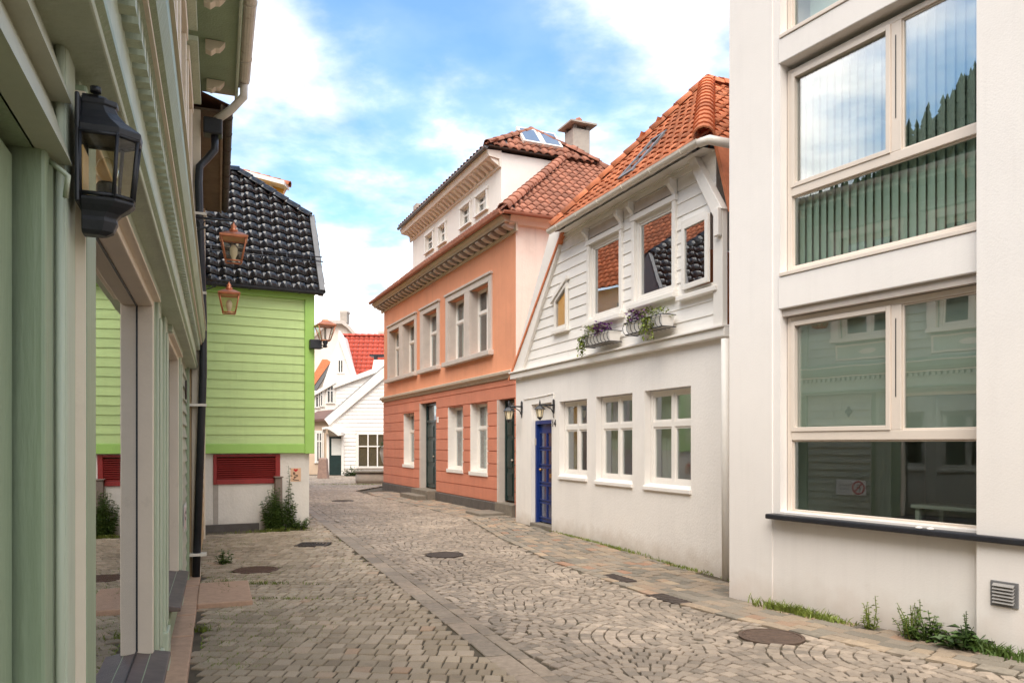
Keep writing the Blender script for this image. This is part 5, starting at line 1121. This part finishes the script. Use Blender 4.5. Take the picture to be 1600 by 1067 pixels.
MB().lathe(c, [(.02, -.05), (.05, -.03), (.03, .0), (.055, .05), (.04, .09)], 10).tube([F.P(.19, z, .2), c], .014, 6).tube([F.P(.19, z - .06, .2), c + Vector((0, 0, -.02))], .009, 5).build('bracket', BLACKM, t)
# twin black coach lamps by the blue door
F = FC
def coach(px, py0, py1, pw, label):
    uw, _ = F.uz(pw, HZ); ok = None
    d = .30; Y = F.P(uw, 0, d).y; zb = EYE + (HZ - py1) / FPX * Y; zt = EYE + (HZ - py0) / FPX * Y; h = zt - zb; c = F.P(uw, zb, d)
    t = thing('coach_lamp', label, 'lamp', F.P(uw, zb, 0), 'black coach lamps flanking the blue door'); s = h * .20
    hx = lambda r, z: [c + r * (math.cos(R(60 * i)) * F.U + math.sin(R(60 * i)) * F.N) + Vector((0, 0, z)) for i in range(6)]
    b, tp = hx(s * .62, h * .14), hx(s, h * .52); m = MB()
    for p, q in zip(b, tp): m.tube([p, q], s * .07, 4)
    m.build('lantern_frame', BLACKM, t)
    for i in range(6): MB().prism([b[i], b[(i + 1) % 6], tp[(i + 1) % 6], tp[i]], Vector((0, 0, .001))).build('pane', mat('lamp_frosted', (.80, .68, .46), .35, .08, 9), t)
    MB().loft([hx(s * .22, 0), hx(s * .34, h * .05), hx(s * .72, h * .12), hx(s * .7, h * .15)]).build('base_cup', BLACKM, t); MB().loft([hx(s * 1.35, h * .52), hx(s * 1.32, h * .54), hx(s * .75, h * .66), hx(s * .25, h * .72)]).build('roof_cap', BLACKM, t)
    MB().lathe(c, [(s * .25, h * .72), (s * .18, h * .78), (s * .22, h * .86), (s * .05, h)], 10).build('finial', BLACKM, t)
    a = c + Vector((0, 0, h * .74)); w0 = F.P(uw, a.z, .03)
    MB().tube([a, w0], .016, 8).tube([w0 - Vector((0, 0, h * .36)), w0 + F.N * .03 - Vector((0, 0, h * .2)), (a + w0) / 2 - Vector((0, 0, h * .06)), a * .7 + w0 * .3 - Vector((0, 0, .01))], .010, 6).build('bracket', BLACKM, t)
    MB().prism([F.P(uw + x, a.z + y, .003) for x, y in ((-.03, .09), (0, .12), (.03, .09), (.04, 0), (.03, -.12), (0, -.24), (-.03, -.12), (-.04, 0))], F.N * .022).build('wall_plate', BLACKM, t, .004)
coach(801, 626, 660, 816, 'black coach lamp on the left of the blue door, before the dark doorway'); coach(850, 624, 656, 866, 'black coach lamp on the right of the blue door, above the number')
# house number
def text(body, size, M, m, name, label=None, parent=None, cat=None):
    cu = bpy.data.curves.new(name, 'FONT'); cu.body = body; cu.size = size; cu.extrude = .004; cu.resolution_u = 3; o = bpy.data.objects.new(name, cu); col.objects.link(o)
    dg = bpy.context.evaluated_depsgraph_get(); me = bpy.data.meshes.new_from_object(o.evaluated_get(dg)); bpy.data.objects.remove(o); me.materials.clear(); me.materials.append(m)
    if parent: return inst(name, me, M, parent)
    o = bpy.data.objects.new(name, me); col.objects.link(o); o.matrix_world = M; return tag(o, label, cat)
def fm(F, u, z, d): p = F.P(u, z, d); return Matrix(((F.U.x, 0, F.N.x, p.x), (F.U.y, 0, F.N.y, p.y), (0, 1, 0, p.z), (0, 0, 0, 1)))
hn = fm(FC, FC.u(862.5), FC.z(864, 666.5), .006); text('14', .19, hn, BLACKM, 'house_number', 'dark number 14 on the white wall right of the blue door', None, 'number')
# no-parking sign and small plaque on the sage boards (seen in the window reflections)
F = FG; t = thing('parking_sign', 'white no parking sign with red ring on the sage boards, mirrored in lower window', 'sign', F.P(2.42, .86, .04)); bx('plate', WHITE, t, F, 2.14, 2.70, .73, 1.00, .034, .040)
RED = mat('sign_red', (.6, .03, .03), .5, .05); m = MB(); ring = []
cc = (2.28, .865)
for i in range(24):
    a0, a1 = 2 * math.pi * i / 24, 2 * math.pi * (i + 1) / 24
    m.poly([F.P(cc[0] + r * math.cos(a), cc[1] + r * math.sin(a), .0415) for r, a in ((.095, a0), (.12, a0), (.12, a1), (.095, a1))])
m.poly([F.P(cc[0] + x, cc[1] + y, .0425) for x, y in ((-.075, .06), (-.06, .075), (.075, -.06), (.06, -.075))]); m.build('prohibition_ring', RED, t)
text('P', .17, fm(F, 2.235, .805, .036), BLACKM, 'letter', parent=t); text('Parkering', .055, fm(F, 2.425, .885, .037), BLACKM, 'lettering', parent=t); text('forbudt', .055, fm(F, 2.455, .82, .037), BLACKM, 'lettering', parent=t)
t = thing('wall_plaque', 'small dark scrolled plaque on the sage boards near the downpipe', 'plaque', F.P(2.46, 2.12, .04)); MB().prism([F.P(2.46 + .06 * math.cos(a) * (1 + .25 * math.cos(4 * a)), 2.23 + .085 * math.sin(a) * (1 + .2 * math.cos(4 * a)), .034) for a in [2 * math.pi * i / 24 for i in range(24)]], F.N * .02).build('plate', IRON, t, .004)
# sticker on the green house plinth
F = FGR; u, z = F.uz(462, 741); t = thing('paper_sticker', 'small orange paper sticker with a heart and a scribbled figure on the plinth', 'sticker', F.P(u, z, .004)); bx('paper', mat('orange_paper', (.78, .50, .32), .8, .06, 6), t, F, u - .10, u + .10, z - .135, z + .125, .002, .006)
hr = [(u + .045 * math.sin(a) ** 3, z + .085 + .034 * (.8125 * math.cos(a) - .3125 * math.cos(2 * a) - .125 * math.cos(3 * a))) for a in [2 * math.pi * i / 20 for i in range(20)]]
MB().prism([F.P(x, y, .0065) for x, y in hr], F.N * .001).build('heart', RED, t)
rs = random.Random(4); pts = [F.P(u + rs.uniform(-.07, .07) * (1 if k % 2 else .6), z + .05 - .165 * k / 15, .008) for k in range(16)]; MB().tube(pts, .006, 5).build('scribble', BLACKM, t)
# wooden post against the plinth
u = F.u(435, .1); t = thing('wooden_post', 'weathered wooden post stub leaning on the green house plinth', 'post', F.P(u, 0, .12)); zt = F.z(435, 746, .1)
MB().loft([[F.P(u + a * .07 * k, z, .10 + b * .06 * k) for a, b in ((-1, -1), (1, -1), (1, 1), (-1, 1))] for z, k in ((-.05, 1.08), (.5, 1.0), (zt - .06, .95), (zt, .9))]).build('post_body', WOODG, t, .012); bx('post_cap', WOODG, t, F, u - .085, u + .085, zt, zt + .025, .025, .175, .006)

# ---------------------------------------------------------------- flower boxes
rf_ = random.Random(11)
def leaf(mb, p, dirv, L, w_, droop=.3):
    dirv = dirv.normalized(); s = dirv.cross(Vector((0, 0, 1))); s = s.normalized() if s.length > .01 else Vector((1, 0, 0)); a = p; b = p + dirv * L * .5 + Vector((0, 0, .02 * L)); c = p + dirv * L - Vector((0, 0, droop * L))
    mb.add([a, b + s * w_ / 2, c, b - s * w_ / 2], [(0, 1, 2), (0, 2, 3)])
def rv(z0=-.3, z1=1): return Vector((rf_.uniform(-1, 1), rf_.uniform(-1, 1), rf_.uniform(z0, z1)))
def flower_box(px0, px1, pyb, label, trail):
    F = FC; a, b = F.u(px0, .2), F.u(px1, .2); zb = F.z((px0 + px1) / 2, pyb, .2); h = .17; t = thing('flower_box', label, 'flower box', F.P((a + b) / 2, zb, .1), 'flower boxes on the white cottage'); P = F.P
    MB().hexa([P(a + .04, zb + .01, .26), P(b - .04, zb + .01, .26), P(b - .04, zb + .01, .08), P(a + .04, zb + .01, .08)], [P(a + .02, zb + h, .29), P(b - .02, zb + h, .29), P(b - .02, zb + h, .06), P(a + .02, zb + h, .06)]).build('trough', WHITE, t, .008)
    m = MB().tube([P(a, zb + h, .06), P(a, zb + h, .31), P(b, zb + h, .31), P(b, zb + h, .06)], .008, 5).tube([P(a, zb, .06), P(a, zb, .29), P(b, zb, .29), P(b, zb, .06)], .008, 5); rk = m.build('rack', BLACKM, t)
    n = int((b - a) / .1)
    for i in range(n + 1):
        u = a + (b - a) * i / n; MB().tube([P(u, zb + h, .31), P(u, zb + h * .6, .335), P(u, zb + h * .25, .325), P(u, zb, .285), P(u, zb - .005, .08)], .0055, 4).build('rack_bar', BLACKM, rk)
    g, f2 = MB(), MB()
    for _ in range(300):
        x = rf_.random(); dens = abs(x - trail)
        if x > .05 and rf_.random() < dens * 1.3: continue
        p = P(a + (b - a) * x + rf_.uniform(-.05, .05), zb + h + rf_.uniform(-.03, .15) * (1.2 - dens), rf_.uniform(.1, .34)); leaf(g, p, rv(), rf_.uniform(.04, .07), .035)
    for k in range(9):
        u = a + (b - a) * min(max(trail + rf_.uniform(-.13, .13), 0), 1) - (.06 if trail < .2 else 0); L = rf_.uniform(.12, .34)
        for i in range(14): leaf(g, P(u + .05 * math.sin(i * .9 + k), zb + h - L * i / 14, .33 + .03 * math.sin(i)), rv(-.8, .3), .055, .035)
    g.build('foliage', LEAFY, t)
    fx = (.42, .75) if trail < .2 else (.02, .38)
    for _ in range(260):
        x = rf_.uniform(*fx); p = P(a + (b - a) * x, zb + h + rf_.uniform(-.02, .20) * (1 - abs(x - sum(fx) / 2) * 2.0), rf_.uniform(.1, .33)); leaf(f2, p, rv(), rf_.uniform(.03, .06), .045)
    f2.build('blossom', PURPLE, t)
flower_box(919, 960, 538, 'flower box under the left upper window with trailing ivy and dark purple flowers', .08)
flower_box(985, 1043, 517, 'flower box under the middle upper window with lilac flowers and yellow-green leaves', .62)

# ---------------------------------------------------------------- covers and grates
def cover(x, y, r, label, m=IRON, kind='manhole_cover'):
    z = gz(x, y); t = thing(kind, label, 'manhole cover', (x, y, z)); MB().lathe((x, y, z), [(r, -.03), (r, .006), (r * .9, .008), (r * .89, .001)], 28, False).build('rim', m, t); MB().lathe((x, y, z), [(r * .885, -.02), (r * .88, .003)], 28, False).build('lid', m, t)
    k = r / 4
    for i in range(-3, 4):
        L = math.sqrt(max(0, (r * .8) ** 2 - (i * k * .85) ** 2))
        if L > .03: MB().hexa([Vector((x + a, y + i * k * .85 + b, z + .003)) for a, b in ((-L, -.012), (L, -.012), (L, .012), (-L, .012))], [Vector((x + a, y + i * k * .85 + b, z + .008)) for a, b in ((-L, -.008), (L, -.008), (L, .008), (-L, .008))]).build('rib', m, t)
cover(-3.35, 10.05, .285, 'rusty round manhole cover in the setts near the black downpipe', mat('rusty_iron', (.10, .055, .038), .75, .3, 12, .4, 90))
cover(-1.0, 11.45, .28, 'dark round manhole cover in the middle of the street')
cover(2.27, 6.72, .28, 'brown round manhole cover beside the right-hand footway', mat('brown_iron', (.095, .062, .045), .75, .3, 12, .4, 90))
cover(-4.9, 22.2, .32, 'far round manhole cover where the street bends')
x, y = -3.26, 12.6; z = gz(x, y); t = thing('drain_grate', 'rectangular iron drain grate in front of the green house weeds', 'drain grate', (x, y, z)); fr = .25
m = MB()
for a, b, c, d in ((-fr, fr, -.24, -.20), (-fr, fr, .20, .24), (-fr, -fr + .04, -.2, .2), (fr - .04, fr, -.2, .2)): m.hexa([Vector((x + p, y + q, z - .03)) for p, q in ((a, c), (b, c), (b, d), (a, d))], [Vector((x + p, y + q, z + .008)) for p, q in ((a, c), (b, c), (b, d), (a, d))])
m.build('frame', IRON, t)
for i in range(8):
    a = -fr + .06 + i * .054; MB().hexa([Vector((x + p, y + q, z - .03)) for p, q in ((a, -.2), (a + .025, -.2), (a + .025, .2), (a, .2))], [Vector((x + p, y + q, z + .004)) for p, q in ((a, -.2), (a + .025, -.2), (a + .025, .2), (a, .2))]).build('bar', IRON, t)
# kerbside gully slots
for i, (px, py, lab) in enumerate(((965, 896, 'dark gully grate in the footway edge before the cottage windows'), (1045, 926, 'dark wet gully slab in the footway edge near the cottage corner'))):
    Y = EYE * FPX / (py - HZ); X = (px - 800) / FPX * Y; z = gz(X, Y); t = thing('gully_grate', lab, 'drain grate', (X, Y, z)); a = math.atan2(1, -.47); e1 = Vector((math.cos(a), math.sin(a), 0)); e2 = Vector((-e1.y, e1.x, 0)); c = Vector((X, Y, z))
    MB().hexa([c + e1 * p + e2 * q + Vector((0, 0, -.02)) for p, q in ((-.27, -.11), (.27, -.11), (.27, .11), (-.27, .11))], [c + e1 * p + e2 * q + Vector((0, 0, .012)) for p, q in ((-.27, -.11), (.27, -.11), (.27, .11), (-.27, .11))]).build('plate', IRON, t, .006)
    for k in range(6): MB().hexa([c + e1 * (p - .2 + k * .08) + e2 * q + Vector((0, 0, .012)) for p, q in ((-.015, -.09), (.015, -.09), (.015, .09), (-.015, .09))], [c + e1 * (p - .2 + k * .08) + e2 * q + Vector((0, 0, .02)) for p, q in ((-.012, -.085), (.012, -.085), (.012, .085), (-.012, .085))]).build('rib', IRON, t)

# ---------------------------------------------------------------- weeds
def weed(name, label, pos, H, spread, stems, leafL, leafW, per, m, cat='weed', lean=None, group=None, thin=False):
    pos = Vector(pos); t = thing(name, label, cat, pos, group); st, lf = MB(), MB()
    for s in range(stems):
        a = rf_.uniform(0, 6.28); r = rf_.random() ** .6 * spread; h = H * rf_.uniform(.45, 1.0) * (1.15 - .6 * r / max(spread, .01)); b = pos + Vector((math.cos(a), math.sin(a) * .7, 0)) * r * .45; top = pos + Vector((math.cos(a) * r, math.sin(a) * r * .7, h)) + (lean or Vector()) * h
        mid = (b + top) / 2 + Vector((rf_.uniform(-.03, .03), rf_.uniform(-.03, .03), .04 * h)); st.tube([b - Vector((0, 0, .02)), mid, top], [.006, .005, .003], 4, False)
        for k in range(per):
            q = (k + .4) / per; p = b.lerp(mid, q * 2) if q < .5 else mid.lerp(top, q * 2 - 1); an = k * 2.4 + s
            leaf(lf, p, Vector((math.cos(an), math.sin(an), rf_.uniform(.1, .7))), leafL * rf_.uniform(.6, 1.1) * (1.1 - .5 * q), leafW, rf_.uniform(.1, .5))
    st.build('stem', LEAFY if thin else m, t); lf.build('foliage', m, t); return t
def grass(label, pos, H, spread, n, m, axis=None, name='grass_tuft'):
    pos = Vector(pos); t = thing(name, label, 'grass', pos, 'grass tufts in the paving joints'); g = MB(); axis = axis or Vector((1, 0, 0))
    for _ in range(n):
        b = pos + axis * rf_.gauss(0, spread) + Vector((rf_.gauss(0, .03), rf_.gauss(0, .03), -.01)); d = Vector((rf_.uniform(-.6, .6), rf_.uniform(-.6, .6), 1)).normalized(); L = H * rf_.uniform(.4, 1.1); s = d.cross(Vector((rf_.random(), rf_.random(), 0))).normalized() * .006; bend = Vector((d.x, d.y, -.2)) * L * .4
        g.add([b - s, b + s, b + d * L * .6 + s * .7, b + d * L + bend, b + d * L * .6 - s * .7], [(0, 1, 2, 4), (4, 2, 3)])
    g.build('blades', m, t, kind='stuff'); return t
F = FGR
weed('leafy_weed', 'tall bushy dark green weed against the green house plinth', F.P(F.u(430, .25), 0, .25), .92, .30, 40, .13, .035, 24, LEAF)
weed('leafy_weed', 'slender upright pale-tipped weed beside the wooden post', F.P(F.u(452, .2), 0, .2), 1.18, .16, 10, .13, .035, 26, LEAF)
weed('low_weed', 'low spreading weed at the foot of the green house corner', F.P(F.u(468, .2), 0, .2), .32, .28, 22, .10, .03, 9, LEAF)
grass('ragged yellow-green grass at the foot of the tall weed', F.P(F.u(425, .5), 0, .52), .10, .35, 300, LEAFY, F.U)
F = FG
def gp(px, py): Y = EYE * FPX / (py - HZ); X = (px - 800) / FPX * Y; return (X, Y, gz(X, Y))
weed('low_weed', 'small leafy weed growing beside the black downpipe foot', gp(350, 880), .24, .12, 9, .10, .04, 8, LEAF)
grass('bright grass strip along the right edge of the granite doorstep', gp(352, 922), .10, .22, 190, LEAFY, Vector((.35, -.93, 0))); grass('thin yellowing grass between setts below the manhole cover', gp(385, 912), .07, .38, 260, LEAFY); grass('small grass tuft in the setts near the sage house base', gp(315, 985), .09, .07, 90, LEAFY); grass('sparse moss and grass in the joints right of the doorstep', gp(420, 935), .045, .45, 220, LEAFY)
F = FM
def gm(px, d=.14): u = F.u(px, d); p = F.P(u, 0, d); return (p.x, p.y, gz(p.x, p.y))
ax = F.U
grass('long grass strip along the foot of the modern white wall', gm(1235), .13, .20, 420, LEAFY, ax); grass('shorter grass patch along the modern wall before the weeds', gm(1290), .09, .16, 220, LEAFY, ax); grass('sparse grass at the far right foot of the modern wall', gm(1575), .12, .12, 160, LEAF, ax); grass('grass tuft beside the broad-leaved dock under the vent', gm(1545), .14, .07, 120, LEAF, ax)
weed('flowering_weed', 'single upright spindly weed against the modern white wall', gm(1362), .36, .10, 7, .06, .025, 14, LEAFY, thin=True); weed('flowering_weed', 'loose cluster of tall seeding weeds against the modern wall', gm(1425), .42, .26, 18, .055, .022, 14, LEAF, thin=True); weed('flowering_weed', 'dense green weed clump right of the seeding cluster', gm(1450), .26, .17, 16, .085, .04, 10, LEAF); weed('dock_plant', 'broad dark dock plant with upright seed heads under the vent', gm(1505), .20, .24, 18, .17, .075, 4, LEAFD)
t = weed('dock_spike', 'two upright brown-green seed spikes rising from the dock plant', gm(1508), .36, .07, 4, .03, .03, 26, LEAFD)
F = FC
for px, h, lab in ((900, .05, 'thin grass line at the cottage wall left of the middle'), (960, .06, 'mossy grass at the cottage wall under the second window'), (1050, .06, 'grass in the gap under the cottage wall near its corner')):
    u = F.u(px, .08); p = F.P(u, 0, .08); grass(lab, (p.x, p.y, gz(p.x, p.y)), h, .5, 260, LEAFY, F.U)

# moss and fine grass in the joints of the left pavement
g = MB(); rg = random.Random(9)
for _ in range(5200):
    y = rg.uniform(5.2, 13.5); x = wall_l(y) + .25 + abs(rg.gauss(0, .75)) if y < 9.6 else rg.uniform(-5.2, Lx(y) - .1)
    if x > Lx(y) - .1 or (math.sin(x * 2.1 + y) + math.sin(y * 1.7 - x) < .1): continue
    p = Vector((x, y, gz(x, y) - .016)); d = Vector((rg.uniform(-.7, .7), rg.uniform(-.7, .7), 1)); L_ = rg.uniform(.012, .032); s = Vector((.006, .003, 0))
    g.add([p - s, p + s, p + d * L_], [(0, 1, 2)])
g.build('joint_moss', LEAFY, pave, kind='stuff')

# ---------------------------------------------------------------- far street furniture
x, y, _ = gp(505, 747); t = thing('stone_bollard', 'worn reddish stone bollard by the beige house door', 'bollard', (x, y, 0)); MB().loft([[Vector((x + a * .23 * k, y + b * .2 * k, z)) for a, b in ((-1, -1), (1, -1), (1, 1), (-1, 1))] for z, k in ((-.05, 1.1), (.4, .95), (.9, .85), (.98, .7))]).build('bollard_body', mat('red_stone', (.30, .20, .16), .85, .2, 6, .4, 30), t, .04)
x, y, _ = gp(591, 754); t = thing('stone_trough', 'low round-ended stone trough by the salmon house corner', 'trough', (x, y, 0))
def oval(rx, ry, z): return [Vector((x + rx * math.copysign(abs(math.cos(a)) ** .6, math.cos(a)), y + ry * math.copysign(abs(math.sin(a)) ** .6, math.sin(a)), z)) for a in [2 * math.pi * i / 20 for i in range(20)]]
MB().loft([oval(.9, .5, -.02), oval(.95, .55, .12), oval(.93, .53, .36), oval(.86, .46, .42)], True).build('trough_body', CONC, t); MB().loft([oval(.98, .58, .43), oval(1.0, .6, .47), oval(.95, .55, .52)], True).build('trough_slab', STEPS, t)
x2, y2, _ = gp(606, 752); t = thing('stone_urn', 'stone urn standing on the trough half hidden by the salmon house', 'urn', (x2, y2 - .1, .52)); MB().lathe((x2, y2 - .1, .52), [(.16, 0), (.2, .05), (.12, .14), (.26, .4), (.34, .75), (.3, .95), (.36, 1.0)], 14).build('urn_body', CONC, t); g = MB()
for _ in range(60): leaf(g, Vector((x2, y2 - .1, 1.5)) + Vector((rf_.uniform(-.3, .3), rf_.uniform(-.3, .3), rf_.uniform(0, .15))), rv(0, 1), .18, .08)
g.build('foliage', LEAFD, t)
x, y, _ = gp(548, 744); weed('leafy_weed', 'low green bush at the foot of the white boarded house', (x, y + .3, 0), .55, .5, 26, .2, .07, 10, LEAFD); x, y, _ = gp(565, 745); weed('leafy_weed', 'ragged weeds between the boarded house and the trough', (x, y + .3, 0), .4, .6, 22, .2, .06, 9, LEAF)
grass('dry mossy grass before the boarded house door', (gp(560, 757)[0], gp(560, 757)[1], 0), .08, 1.2, 600, LEAFY)
